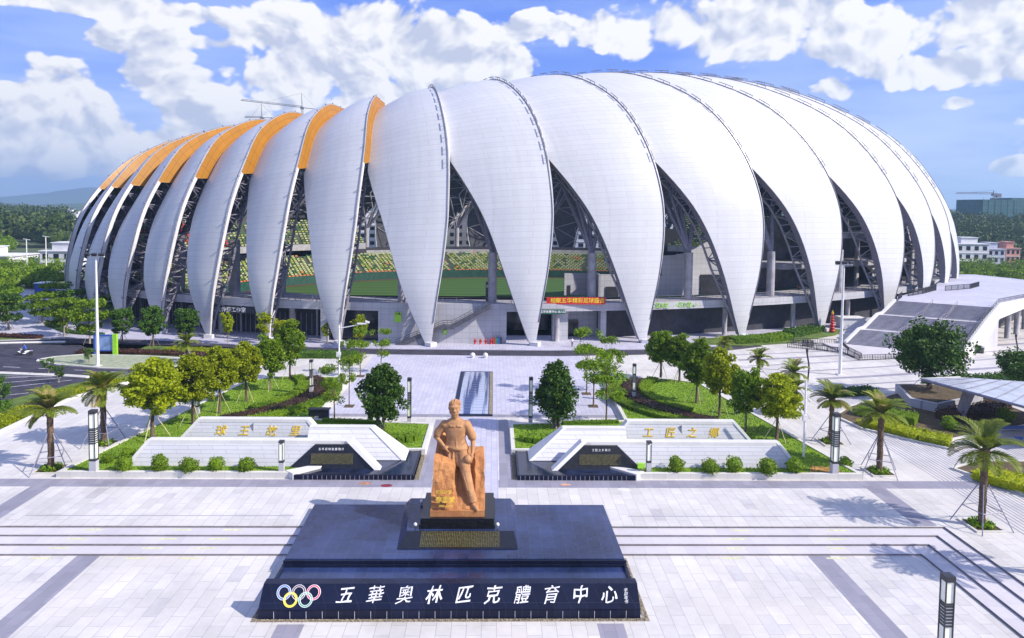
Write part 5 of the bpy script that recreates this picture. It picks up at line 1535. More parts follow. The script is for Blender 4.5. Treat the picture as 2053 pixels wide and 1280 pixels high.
# left verge along the road and beds
sheet('verge', [(-58, 60), (-52.6, 75), (-53.0, 92), (-49.5, 101.5), (-45, 106), (-47, 108), (-54, 105), (-57, 100), (-62, 88), (-66, 60)], .06, MT['grass2'])
kb2 = MB(); kb2.path([(-56.5, 60, .1), (-52.4, 76, .1), (-52.8, 92, .1), (-49.2, 101.8, .1)], .28, 6); struct('kerb', kb2, MT['kerb'])
hedge('verge_hedge', [(-54.6, 80, .05), (-54.6, 93, .05), (-52.0, 101, .05)], 2.6, .7, 'L_yellow', 'loose yellow green hedge along the left verge beside the palms', 40, .3)
hedge('verge_hedge', [(-59, 76, .05), (-59.5, 88, .05)], 3.5, 1.1, 'L_dark', 'dark bushes at the left margin beside the parking bays', 40, .3)
isl = bed('gravel_island', [(-71.9, 114.9), (-70.5, 117.0), (-67.0, 118.9), (-56.0, 118.2), (-46, 115.5), (-42, 113.8), (-46, 111.6), (-52.5, 108.4), (-59, 109.2), (-66.5, 111.2), (-71.2, 113.4)], .12, 'bare', .3, .17)
hedge('island_hedge', [(-68.5, 120.2, .0), (-62, 120.8, .0), (-54, 120.0, .0), (-45, 118.2, .0)], 2.2, .55, 'L_red', 'dark red low hedge behind the gravel island', 40, .3)
hedge('island_hedge', [(-55, 124.0, .0), (-44, 121.6, .0), (-34, 119.6, .0)], 3.0, .4, 'L_yellow', 'yellow green ground hedge beyond the gravel island', 34, .3)
sheet('lawn', [(-60, 119.5), (-44, 116.8), (-20, 117.5), (-20, 121), (-36, 123.6), (-60, 127)], .05, MT['grass2'])
hedge('road_hedge', [(-32, 118.6, .0), (-20.5, 118.4, .0)], 2.4, 1.1, 'L_dark', 'dark clipped hedge before the road left of the plaza', 45, .26)
bed('lawn', [(-150, 128.5), (-92, 129.5), (-80.5, 132.2), (-95, 141), (-150, 150)], .1, 'grass2', .3, .15)
hedge('far_hedge', [(-112, 139.5, .1), (-96, 135.0, .1), (-83, 132.8, .1)], 2.2, .5, 'L_red', 'dark low hedge along the far left pavement', 30, .3)
sheet('path', [(-150, 150), (-95, 141.2), (-79.5, 133.6), (-72, 134.2), (-92, 147), (-120, 160), (-150, 170)], .03, MT['pave_small'])
bed('gravel_bed', [(-92, 150), (-88.0, 143.5), (-80, 137.0), (-73, 136.4), (-74, 143), (-84, 152)], .1, 'bare', .3, .15)
hedge('far_hedge', [(-90, 146.5, .1), (-80.5, 138.0, .1), (-73, 135.8, .1)], 1.4, .5, 'L_dark', 'dark low hedge round the far gravel bed', 30, .3)
# right side: beds before the petals
sheet('lawn', [(42, 131.5), (50, 130.5), (60.5, 134), (74, 143), (80, 150), (70, 150), (52, 140), (42, 137)], .16, MT['grass2'])
hedge('entrance_hedge', [(49, 133.5, .15), (56, 135.2, .15), (62, 138.4, .15)], 3.0, 1.2, 'L_hedge', 'bright bushes at the feet of the right petals', 40, .34)
hedge('entrance_hedge', [(63, 140.4, .15), (73, 148, .15)], 3.0, 1.4, 'L_dark', 'dark bushes left of the grand stair', 34, .34)
K9 = [(46.5, 80.8), (53.2, 73.2), (54.8, 76.9), (61.0, 79.6), (72, 84), (72, 97), (60, 97), (50, 90.5), (45.6, 86)]
bed('planting_bed', K9, .14, 'soil', .3, .22)
hedge('bed_hedge', [(47.8, 83.0, .1), (51.6, 77.5, .1), (53.8, 75.6, .1)], 3.2, .8, 'L_yellow', 'yellow green shrubs at the near corner of the right bed', 40, .28)
hedge('bed_hedge', [(49.5, 87.5, .1), (54.5, 83.0, .1)], 3.4, 1.1, 'L_green', 'mid green shrubs in the right bed behind the yellowish palm', 40, .28)
hedge('bed_hedge', [(58.5, 84.2, .1), (66, 87.0, .1), (70.5, 90, .1)], 2.2, 1.3, 'L_red', 'dark red hedge under the canopy roof', 50, .26)
hedge('bed_hedge', [(50, 95.5, .1), (57, 97.4, .1)], 2.0, .9, 'L_dark', 'dark shrubs behind the white tree planter', 40, .3)
hedge('bed_hedge', [(66.5, 99.5, .1), (75, 101.0, .1), (84, 103, .1)], 3.6, 1.6, 'L_dark', 'tall dark shrubs beyond the canopy roof', 40, .34)
for (x, y, s, lb) in [(57.0, 80.6, 1.9, 'round green shrub left of the canopy leg'), (66.3, 84.0, 2.0, 'round dark shrub under the canopy roof'), (38.2, 68.4, 1.3, 'low shrub beside the right striped light column')]:
    o = bpy.data.objects.new('round_shrub', SH[1]); col.objects.link(o); o.location = (x, y, .1); o.scale = (s, s, s*.8); tag(o, lb, 'shrub')
for (x, y, s, lb) in [(-35.2, 68.2, 1.0, 'small reddish shrub beside the left striped light column'), (-33.8, 69.3, 1.2, 'small shrub at the left end of the front wall')]:
    o = bpy.data.objects.new('round_shrub', SH[2]); col.objects.link(o); o.location = (x, y, .42); o.scale = (s, s, s*.9); tag(o, lb, 'shrub')
hedge('bed_hedge', [(50.5, 66.5, .1), (54.6, 60.5, .1), (57, 55, .1)], 3.4, .9, 'L_yellow', 'yellow green shrubs at the right edge beside the big palm', 40, .28)
bed('planting_bed', [(49.0, 68.4), (53.0, 70.5), (62, 70.5), (62, 48), (55.2, 53)], .1, 'soil', .3, .2)
o = MB(); o.prism([(33.4, 65.95), (37.0, 65.95), (36.3, 67.6), (34.4, 67.9)], .462, .468, False); struct('bare_soil_patch', o, mat('orange_soil', (.42, .20, .06), .95, .2, 2))

# ---------------------------------------------------------------- light columns, poles, lamps
def light_column(loc, h, w_, label, base=1.0, kind_='tall'):
    t = thing('light_column', label, 'light column', loc, 'black and white light columns')
    z = loc[2]; x, y = loc[0], loc[1]; r = w_/2
    b = MB(); b.box(x-r*1.1, y-r*1.1, z-.3, x+r*1.1, y+r*1.1, z+base)
    b.build('stone_base', MT['conc'], t)
    b = MB(); f = .06*w_/.5
    for sx in (-1, 1):
        for sy in (-1, 1): b.box(x+sx*r-f/2-.01*sx, y+sy*r-f/2, z+base, x+sx*r+f/2-.01*sx, y+sy*r+f/2, z+h-.28)
    hh = h-base
    b.box(x-r-.03, y-r-.03, z+h-.30*(h/6)-.05, x+r+.03, y+r+.03, z+h)
    b.box(x-r-.02, y-r-.02, z+base, x+r+.02, y+r+.02, z+base+.22)
    if kind_ == 'tall':
        z0, z1 = z+base+hh*.34, z+base+hh*.64
        b.box(x-r*.8, y-r*.8, z0, x+r*.8, y+r*.8, z1)
        n = 7
        for i in range(n):
            zz = z0+(z1-z0)*(i+.0)/n; b.box(x-r-.015, y-r-.015, zz, x+r+.015, y+r+.015, zz+(z1-z0)/n*.52)
        b.box(x-r-.015, y-r-.015, z1-.05, x+r+.015, y+r+.015, z1+.05)
    b.build('black_frame', MT['darksteel'], t)
    b = MB()
    if kind_ == 'tall':
        b.box(x-r*.9, y-r*.9, z+base+.22, x+r*.9, y+r*.9, z0); b.box(x-r*.9, y-r*.9, z1+.05, x+r*.9, y+r*.9, z+h-.33)
        for i in range(7):
            zz = z0+(z1-z0)*(i+.52)/7; b.box(x-r*.88, y-r*.88, zz, x+r*.88, y+r*.88, zz+(z1-z0)/7*.48)
    else: b.box(x-r*.9, y-r*.9, z+base+.22, x+r*.9, y+r*.9, z+h-.33)
    b.build('light_panel', MT['glow'], t)
for (x, y, z, h, w_, k_, lb) in [(-35.2, 65.9, .46, 5.9, .55, 'tall', 'tall banded light column at the corner of the left lawn'), (35.8, 65.9, .46, 6.0, .55, 'tall', 'tall banded light column at the corner of the right lawn'),
        (-17.6, 66.0, .46, 3.0, .42, 's', 'short light column before the left relief wall'), (17.7, 66.3, .46, 3.0, .42, 's', 'short light column before the right relief wall'),
        (-7.3, 81.3, 0, 5.8, .42, 'tall', 'slim light column left of the glazed pool'), (7.0, 81.6, 0, 5.9, .42, 'tall', 'slim light column right of the glazed pool'),
        (21.4, 91.9, .46, 4.8, .4, 'tall', 'slim light column on the right lawn'), (-21.9, 93.4, .46, 4.7, .4, 'tall', 'slim light column on the left lawn'),
        (-33.2, 84.2, .46, 3.0, .42, 's', 'short light column half hidden by the left tree row'), (33.0, 85.3, .46, 2.4, .42, 's', 'short light column half hidden by the right tree row'),
        (35.1, 119.2, 0, 3.0, .42, 's', 'short bluish light column beyond the right tree row'),
        (29.0, 38.8, -.6, 5.6, .52, 'tall', 'nearest light column cut by the bottom edge of the view')]:
    light_column((x, y, z), h, w_, lb, 1.05 if k_ == 'tall' else .9, k_)
def flood_mast(loc, h, label):
    t = thing('flood_mast', label, 'lamp post', loc, 'tall white floodlight masts'); x, y, z = loc
    b = MB(); b.tube((x, y, z), (x, y, z+h), .26, .13, 12); b.box(x-.5, y-.5, z, x+.5, y+.5, z+.15); b.build('pole', MT['white'], t)
    b = MB(); b.box(x-1.35, y-.08, z+h-.1, x+1.35, y+.08, z+h+.08); b.build('cross_arm', MT['white'], t)
    for i, dx in enumerate((-1.15, -.1, 1.0)):
        b = MB(); b.obox((x+dx, y-.3, z+h+.32), (.75, .35, .4), .3*(i-1), .5); b.build('floodlight', MT['darksteel'], t)
flood_mast((-59.8, 110.6, 0), 17.4, 'tall white floodlight mast at the gravel island on the left')
flood_mast((57.6, 108.3, 0), 17.6, 'tall white floodlight mast on the striped plaza at the right')
t = thing('lamp_post', 'white lamp post with a side arm behind the left lawn', 'lamp post', (-19.2, 98, 0))
b = MB(); b.tube((-19.2, 98, 0), (-19.2, 98, 9.0), .16, .10, 10); b.build('pole', MT['white'], t)
b = MB(); b.tube((-19.2, 98, 8.6), (-15.9, 97.7, 9.3), .08, .05, 8); b.box(-16.6, 97.5, 9.3, -15.3, 97.9, 9.45); b.obox((-15.2, 97.7, 9.6), (.6, .3, .22), 0, 0, .3); b.build('lamp_arm', MT['white'], t)
b = MB(); b.box(-19.5, 97.6, 4.6, -18.9, 97.85, 5.3); b.build('control_box', MT['white'], t)
t = thing('lamp_post', 'thin white pole with a small box at the right lawn edge', 'lamp post', (34.8, 70.4, .46))
b = MB(); b.tube((34.8, 70.4, .4), (34.8, 70.4, 8.6), .12, .09, 10); b.build('pole', MT['white'], t)
b = MB(); b.box(34.55, 70.2, 4.3, 35.0, 70.5, 4.9); b.build('control_box', MT['white'], t)
for (x, y, h, lb) in [(50.5, 104.0, 5.0, 'dark curved lamp post nearest on the striped plaza'), (79.6, 112.4, 4.3, 'dark curved lamp post right of the big round tree'), (95.4, 120.4, 4.5, 'dark curved lamp post by the right edge of the view')]:
    b = MB(); b.path([(x+.30*math.sin(u*5.2)*u, y, h*u) for u in [i/12 for i in range(13)]] + [(x-.28, y, h+.12)], [.12]*11+[.16, .22, .05], 10)
    tag(b.build('curved_lamp', MT['pole_dark'], None, True), lb, 'lamp post', 'dark curved lamp posts')
for (x, y, h, lb) in [(-151.8, 234.2, 13, 'distant white street lamp, left of a pair beyond the trees'), (-145.9, 234.8, 14, 'distant white street lamp, right of a pair beyond the trees')]:
    t = thing('street_lamp', lb, 'street lamp', (x, y, -.5), 'distant white street lamps')
    b = MB(); b.tube((x, y, -.5), (x, y, h), .2, .14, 8); b.build('pole', MT['white'], t)
    b = MB(); b.tube((x-1, y, h+.3), (x+1.2, y, h), .12, .1, 6); b.build('lamp_arm', MT['white'], t)
# small street furniture
for i, (x, lb) in enumerate(((-1.0, 'white stone ball bollard, left of two, at the back of the axis'), (1.2, 'white stone ball bollard, right of two, at the back of the axis'))):
    b = MB(); b.sphere((x, 118.9, .45), .45, 16, 10); b.tube((x, 118.9, 0), (x, 118.9, .12), .3, n=12); tag(b.build('ball_bollard', MT['capstone'], None, True), lb, 'bollard', 'stone ball bollards')
for i in range(4):
    x = -.9+i*1.0; y = wy(0)-.9
    t = thing('fire_hydrant', ('leftmost', 'second', 'third', 'rightmost')[i]+' of four red fire hydrants at the foot of the podium wall', 'hydrant', (x, y, .12), 'red fire hydrants')
    b = MB(); b.tube((x, y, .12), (x, y, .9), .17, n=10); b.sphere((x, y, .95), .19, 10, 6); b.tube((x-.3, y, .65), (x+.3, y, .65), .1, n=8); b.build('hydrant_body', MT['red'], t, True)
t = thing('litter_bins', 'row of four coloured recycling bins right of the red hydrants', 'bins', (3.0, wy(3)-.9, .12))
for i, c in enumerate(('red', 'green', 'blue', 'darksteel')):
    x = 2.5+i*.42; y = wy(3)-.95; b = MB(); b.hexa([(x, y, .14), (x+.36, y, .14), (x+.36, y+.5, .14), (x, y+.5, .14)], [(x-.02, y-.03, 1.2), (x+.38, y-.03, 1.2), (x+.38, y+.53, 1.2), (x-.02, y+.53, 1.2)])
    b.box(x-.03, y-.05, 1.2, x+.39, y+.55, 1.3); b.build('bin', MT[c], t)
t = thing('recycling_stand', 'low dark stand of coloured recycling bins behind the left rear wall', 'bins', (-18.4, 83.6, 0))
b = MB(); b.box(-19.6, 83.3, 0, -17.2, 83.4, 1.3); b.box(-19.7, 83.1, 1.3, -17.1, 84.1, 1.42); b.build('frame', MT['darksteel'], t)
for i, c in enumerate(('darksteel', 'red', 'green', 'blue')):
    b = MB(); x = -19.5+i*.58; b.box(x, 83.42, .05, x+.5, 83.95, 1.1); b.build('bin', MT[c], t)
t = thing('info_board', 'blue road information board in a lime green frame on the gravel island', 'sign board', (-62.9, 119, 0))
b = MB(); b.box(-64.9, 118.9, .9, -61.9, 119.05, 3.3); b.build('board_face', mat('pale_blue_board', (.20, .30, .55), .5, .25, .8), t)
b = MB(); b.box(-65.05, 118.85, 3.3, -61.9, 119.1, 3.5); b.box(-65.0, 118.88, .7, -61.9, 119.08, .9); b.box(-65.1, 118.86, 0, -64.85, 119.1, 3.5); b.build('frame', MT['blue'], t)
b = MB(); b.box(-61.88, 118.7, 0, -61.2, 119.2, 3.6); b.build('side_post', MT['lime'], t)
t = thing('banner_flag', 'red ribbed inflatable pillar at the foot of a right petal', 'sculpture', (74.7, 145.9, .1))
b = MB()
for i in range(7): b.sphere((74.7, 145.9, .5+i*.58), .62-.05*i, 12, 6, sz=.6)
b.build('red_body', MT['red'], t, True)
b = MB(); b.tube((74.7, 145.9, 4.2), (74.7, 145.9, 4.9), .25, .05, 8); b.build('gilt_tip', MT['gold'], t)
t = thing('service_hut', 'low white cabin under the concourse beside the grand stair', 'cabin', (82, 152, 0))
b = MB(); b.box(79.6, 151, 0, 84.6, 154, 2.3); b.build('hut_body', MT['white'], t); b = MB(); b.box(79.4, 150.8, 2.32, 84.8, 154.2, 2.5); b.build('hut_roof', MT['white'], t)
t = thing('spot_lamp', 'small lime green floodlight box at the right front wall corner', 'floodlight', (16.9, 65.9, .46))
b = MB(); b.box(16.55, 65.8, .95, 17.25, 66.1, 1.4); b.build('lamp_box', MT['lime'], t); b = MB(); b.box(16.7, 65.9, .46, 16.76, 65.96, .95); b.box(17.04, 65.9, .46, 17.1, 65.96, .95); b.build('lamp_leg', MT['steel'], t)
for (x, y, mm, lb, sx, sy) in ((-7.3, 63.8, mat('maroon_cover', (.20, .02, .04), .6, .1, 2), 'dark red oval manhole cover before the left basin', .55, .35), (-9.4, 64.3, mat('rusty_cover', (.45, .22, .12), .7, .2, 2), 'rusty orange manhole cover beside the dark red one', .6, .3),
                           (9.4, 64.1, mat('rusty_cover_pale', (.55, .30, .20), .7, .2, 2), 'rusty pink manhole cover before the right basin', .5, .25), (14.7, 63.0, MT['capstone'], 'pale manhole cover before the right relief wall', .6, .4)):
    b = MB(); n = 24; b.add([(x+sx*math.cos(2*PI*i/n), y+sy*math.sin(2*PI*i/n), .012) for i in range(n)] + [(x+sx*math.cos(2*PI*i/n), y+sy*math.sin(2*PI*i/n), .0) for i in range(n)], [tuple(range(n))]+[(n+i, n+(i+1) % n, (i+1) % n, i) for i in range(n)])
    tag(b.build('manhole_cover', mm), lb, 'manhole cover')
# yellow tactile studs on the steps: small painted pads
tp = MB()
for xs in (-30, -23, -19, 22, 30):
    for i in range(4): tp.box(xs+i*-.6, SY[i]-.5, -.15*(i+1)+.001, xs+1.5-i*.6, SY[i]-.32, -.15*(i+1)+.008)
struct('step_marking', tp, mat('faded_yellow_paint', (.62, .62, .34), .7, .1, 3))

# canopy on the right
t = thing('canopy', 'long flat white canopy roof on slanted steel legs at the right edge', 'canopy', (62, 80, 0))
b = MB()
A, B_, C_, D_ = (57.6, 87.3, 4.55), (63.6, 88.7, 4.35), (70.5, 79.0, 4.0), (64.2, 72.5, 4.0)
th_ = Vector((0, 0, .16))
b.hexa([Vector(v) for v in (A, D_, (74, 74, 3.9), (78, 86, 4.0), B_)], [Vector(v)+th_ for v in (A, D_, (74, 74, 3.9), (78, 86, 4.0), B_)])
b.build('roof_panel', mat('white_roof_panel', (.42, .45, .54), .15, .12, .5), t)
b = MB(); b.path([(57.5, 87.2, 4.5), (64.2, 72.35, 4.05)], .16, 6); b.path([(57.5, 87.3, 4.6), (63.6, 88.8, 4.5)], .13, 6); b.build('edge_beam', MT['steel'], t)
b = MB()
for i in range(1, 9):
    f = i/9; p0 = Vector(A).lerp(Vector(D_), f); p1 = Vector(B_).lerp(Vector((78, 86, 4.0)), f)
    b.tube(p0+Vector((0, 0, .2)), p1+Vector((0, 0, .2)), .05, n=4)
b.build('roof_batten', MT['steel'], t)
for (x, y) in ((61.2, 84.6), (62.6, 75.2)):
    b = MB(); b.hexa([(x-1.0, y-.6, 0), (x-.3, y-.6, 0), (x-.3, y+.2, 0), (x-1.0, y+.2, 0)], [(x+.2, y-.6, 4.2), (x+1.4, y-.6, 4.2), (x+1.4, y+.2, 4.2), (x+.2, y+.2, 4.2)]); b.build('slanted_leg', MT['steel'], t)
b = MB(); b.box(62, 76, .45, 67, 77, .55); b.box(63, 80, .45, 69, 81, .55); b.build('bench_top', MT['blue'], t)
t = thing('tree_planter', 'white granite planter box round the foot of the big round tree', 'planter', (63, 94, 0))
b = MB(); P = [(58.0, 90.3), (60.0, 87.6), (69.5, 92.5), (68.5, 98), (60.5, 98)]
b.prism(P, 0, 1.25); b.build('planter_wall', MT['conc'], t)
b = MB(); cxp, cyp = 63.3, 93.4
b.prism([(cxp+(x-cxp)*.9, cyp+(y-cyp)*.9) for x, y in P], 1.2, 1.27, False); b.build('planter_soil', MT['soil'], t)

# grand stair and raised terrace on the right
gsn = thing('grand_stair', 'broad granite stair in three flights climbing to the raised terrace at the right', 'stair', (82, 132, 0))
BL, BR = Vector((70.9, 132.3)), Vector((87.4, 122.9)); TLp, TRp = Vector((86.4, 142.0)), Vector((101.1, 132.9))
fdir = (TLp-BL); wdir = (BR-BL)
nst = 42; z_top = 7.6
b = MB()
prof = []
s_, z_ = 0.0, .3
fl_ = 14; tread = 1/(nst+3*3.3)
for f in range(3):
    for i in range(fl_):
        z_ += (z_top-.3)/(nst)
        prof.append((s_, s_+tread, z_)); s_ += tread
    if f < 2: prof.append((s_, s_+tread*4.5, z_)); s_ += tread*4.5
for i, (a, c, z) in enumerate(prof):
    c = min(c, 1.0) if i < len(prof)-1 else 1.0
    k0, k1 = .0, .0
    p0, p1 = BL+fdir*a, BR+(TRp-BR)*a; p2, p3 = BR+(TRp-BR)*c, TLp.lerp(BL, 1-c)
    b.hexa([(p0.x, p0.y, 0), (p1.x, p1.y, 0), (p2.x, p2.y, 0), (p3.x, p3.y, 0)], [(p0.x, p0.y, z), (p1.x, p1.y, z), (p2.x, p2.y, z), (p3.x, p3.y, z)])
nz_ = MB(); MT['stair_shade'] = mat('stair_riser_shade', (.10, .095, .13), .7, .2, 1)  # added dark strips paint the shade of the riser faces
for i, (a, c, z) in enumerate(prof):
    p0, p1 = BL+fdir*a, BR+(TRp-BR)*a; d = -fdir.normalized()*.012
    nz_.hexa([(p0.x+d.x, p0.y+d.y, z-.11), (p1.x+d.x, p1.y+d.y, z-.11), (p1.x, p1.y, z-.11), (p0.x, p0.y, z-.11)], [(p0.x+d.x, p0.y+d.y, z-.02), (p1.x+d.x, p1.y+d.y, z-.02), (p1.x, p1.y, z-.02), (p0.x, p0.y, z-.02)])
for _i in (0,): nzo = nz_.build('riser_shade_lines', MT['stair_shade'], gsn); nzo['kind'] = 'stuff'
b.build('flight', tiles('stair_granite', (.52, .50, .55), (.34, .32, .38), 1.2, .45, .01, var=.12, big=.2), gsn)
b = MB()
prev = None
for i, (a, c, z) in enumerate(prof):
    if i not in (0, 13, 14, 15, 28, 29, 30, len(prof)-1): 
        pass
    p0 = BL+fdir*a
    if prev is not None:
        pz0, pz1 = prev[1]+.35, z+.35
        q0, q1 = prev[0], p0; nrm = -wdir.normalized()*.5
        b.hexa([(q0.x, q0.y, 0), (q1.x, q1.y, 0), (q1.x+nrm.x, q1.y+nrm.y, 0), (q0.x+nrm.x, q0.y+nrm.y, 0)], [(q0.x, q0.y, pz0), (q1.x, q1.y, pz1), (q1.x+nrm.x, q1.y+nrm.y, pz1), (q0.x+nrm.x, q0.y+nrm.y, pz0)])
    prev = (p0, z)
for f in (14, 29):
    a, c, z = prof[f]; p0, p1 = BL+fdir*c, BR+(TRp-BR)*c; d = (TLp-BL).normalized()*-.4
    b.hexa([(p0.x, p0.y, z), (p1.x, p1.y, z), (p1.x+d.x, p1.y+d.y, z), (p0.x+d.x, p0.y+d.y, z)], [(p0.x, p0.y, z+.06), (p1.x, p1.y, z+.06), (p1.x+d.x, p1.y+d.y, z+.06), (p0.x+d.x, p0.y+d.y, z+.06)])
b.build('side_coping', MT['capstone'], gsn)
b = MB(); b.prism([(66.8, 133.5), (66.6, 121.0), (84, 121.4), (87.4, 122.9), (70.9, 132.3)], 0, .3, False); b.build('foot_landing', MT['tread'], gsn)
for fr in (.38, .62):
    b = MB(); pp_ = None
    for i, (a, c, z) in enumerate(prof[::3]):
        p_ = (BL+fdir*a).lerp(BR+(TRp-BR)*a, fr); c3 = (p_.x, p_.y, z)
        b.tube(c3, (c3[0], c3[1], z+1.0), .04, n=4)
        if pp_: b.tube((pp_[0], pp_[1], pp_[2]+1), (c3[0], c3[1], z+1), .05, n=4, cap=False); b.tube((pp_[0], pp_[1], pp_[2]+.5), (c3[0], c3[1], z+.5), .04, n=4, cap=False)
        pp_ = c3
    b.build('handrail', MT['steel'], gsn)
# terrace
tr_ = thing('raised_terrace', 'curved raised terrace with white parapet and undercroft columns at the right', 'terrace', (115, 150, 0))
b = MB()
T = [(86.4, 142.0), (101.1, 132.9), (113.3, 142.3), (124, 152), (140, 170), (150, 190), (146, 204), (138.8, 204), (128, 190), (118, 178), (108, 165), (98, 156), (90, 148.5)]
b.prism(T, 7.0, 7.6); b.build('terrace_deck', MT['pave_small'], tr_)
b = MB()
par = [BR, None]
q0 = BR; 
pts_ = [(BR.x+.4, BR.y-.3, .0, 2.2), (92.5, 127.0, 2.9, 5.2), (96.6, 130.2, 3.6, 6.4), (101.4, 132.6, 6.2, 8.3), (113.6, 142.0, 6.4, 8.4), (124.3, 151.8, 6.4, 8.4), (140.4, 169.8, 6.4, 8.4)]
pts_ = [(BR.x+.2, BR.y-.2, .0, 1.3), (BR.x+4.6, BR.y+3.3, .0, 3.6), (TRp.x-6.0, TRp.y-4.6, .6, 5.6), (TRp.x, TRp.y-.3, 5.4, 8.5), (113.6, 142.0, 6.3, 8.4), (124.3, 151.8, 6.3, 8.4), (140.4, 169.8, 6.3, 8.4)]
for (x0, y0, a0, b0), (x1, y1, a1, b1) in zip(pts_[:-1], pts_[1:]):
    b.hexa([(x0, y0, a0), (x1, y1, a1), (x1-.3, y1+.4, a1), (x0-.3, y0+.4, a0)], [(x0, y0, b0), (x1, y1, b1), (x1-.3, y1+.4, b1), (x0-.3, y0+.4, b0)])
b.build('white_parapet', MT['capstone'], tr_)
b = MB()
for (x0, y0, a0, b0), (x1, y1, a1, b1) in zip(pts_[:-1], pts_[1:]):
    n = int(math.hypot(x1-x0, y1-y0)/.7)
    for i in range(n):
        f = i/n; x, y, z = x0+(x1-x0)*f, y0+(y1-y0)*f, b0+(b1-b0)*f; b.box(x-.3-.03, y+.2, z-.02, x-.3+.03, y+.26, z+.75)
    b.tube((x0-.3, y0+.23, b0+.78), (x1-.3, y1+.23, b1+.78), .05, n=4); b.tube((x0-.3, y0+.23, b0+.4), (x1-.3, y1+.23, b1+.4), .03, n=4)
b.build('parapet_railing', MT['darksteel'], tr_)
for (x, y) in ((103.5, 137.0), (109.5, 141.5), (115.5, 146.8), (122, 153), (129, 160)):
    b = MB(); b.path([(x, y, 0), (x, y, 7.0)], .55, 12); b.build('undercroft_column', MT['concp'], tr_, True)
b = MB()
b.hexa([(96.5, 134.5, 0), (140, 176, 0), (139.6, 176.4, 0), (96.1, 134.9, 0)], [(96.5, 134.5, 6.95), (140, 176, 6.95), (139.6, 176.4, 6.95), (96.1, 134.9, 6.95)]); b.build('undercroft_wall', MT['darkroom'], tr_)
def barrier(pts, label, h=1.15, closed=False, z=0.0, cat='barrier', dense=.32, m='darksteel', group='dark crowd barriers at the stair foot'):
    b = MB()
    if closed: pts = pts + [pts[0]]
    for (x0, y0), (x1, y1) in zip(pts[:-1], pts[1:]):
        L = math.hypot(x1-x0, y1-y0); n = int(L/dense)
        for i in range(n+1): f = i/max(1, n); x, y = x0+(x1-x0)*f, y0+(y1-y0)*f; r_ = .05 if i % 8 == 0 else .028; b.box(x-r_, y-r_, z, x+r_, y+r_, z+h)
        for zz in (.12, h): b.tube((x0, y0, z+zz), (x1, y1, z+zz), .05, n=4)
    return tag(b.build('crowd_barrier', MT[m]), label, cat, group)
barrier([(60.5, 133.4), (66.6, 123.6), (66.4, 119.0), (71.5, 119.9), (83.5, 122.2)], 'front line of black barriers round the stair foot', .95)
barrier([(61.5, 134.6), (69.6, 133.6)], 'back line of black barriers by the left bushes', .95)
barrier([(58.5, 130.2), (66.2, 125.6)], 'short black barrier row left of the stair landing', .95)
barrier([(67.6, 120.6), (68.1, 126.0), (69.5, 131.0)], 'black barrier row along the left of the stair landing', .95)
barrier([(62, 131.6), (63.8, 130.8)], 'dark panel like barrier by the bushes', 1.2, dense=.1)
barrier([(108.5, 160.5), (118, 165.5), (124, 171)], 'dark fence on the raised terrace', 1.2, z=7.6, cat='fence', group=None)
barrier([(93, 149.5), (99, 154.0), (107, 161.5)], 'dark fence at the petals on the terrace edge', 1.3, z=7.6, cat='fence', group=None)
barrier([(87, 143), (90.5, 147.5)], 'short dark fence at the top left of the grand stair', 1.2, z=7.6, cat='fence', group=None)
t = thing('round_bin', 'dark round litter bin at the foot of the white stair wall', 'bin', (93.0, 126.2, 0))
b = MB(); b.tube((93.0, 126.2, 0), (93.0, 126.2, 1.1), .55, .6, 14); b.build('bin_body', MT['darksteel'], t); b = MB(); b.tube((93.0, 126.2, 1.1), (93.0, 126.2, 1.35), .62, .45, 14); b.build('bin_lid', MT['steel'], t)

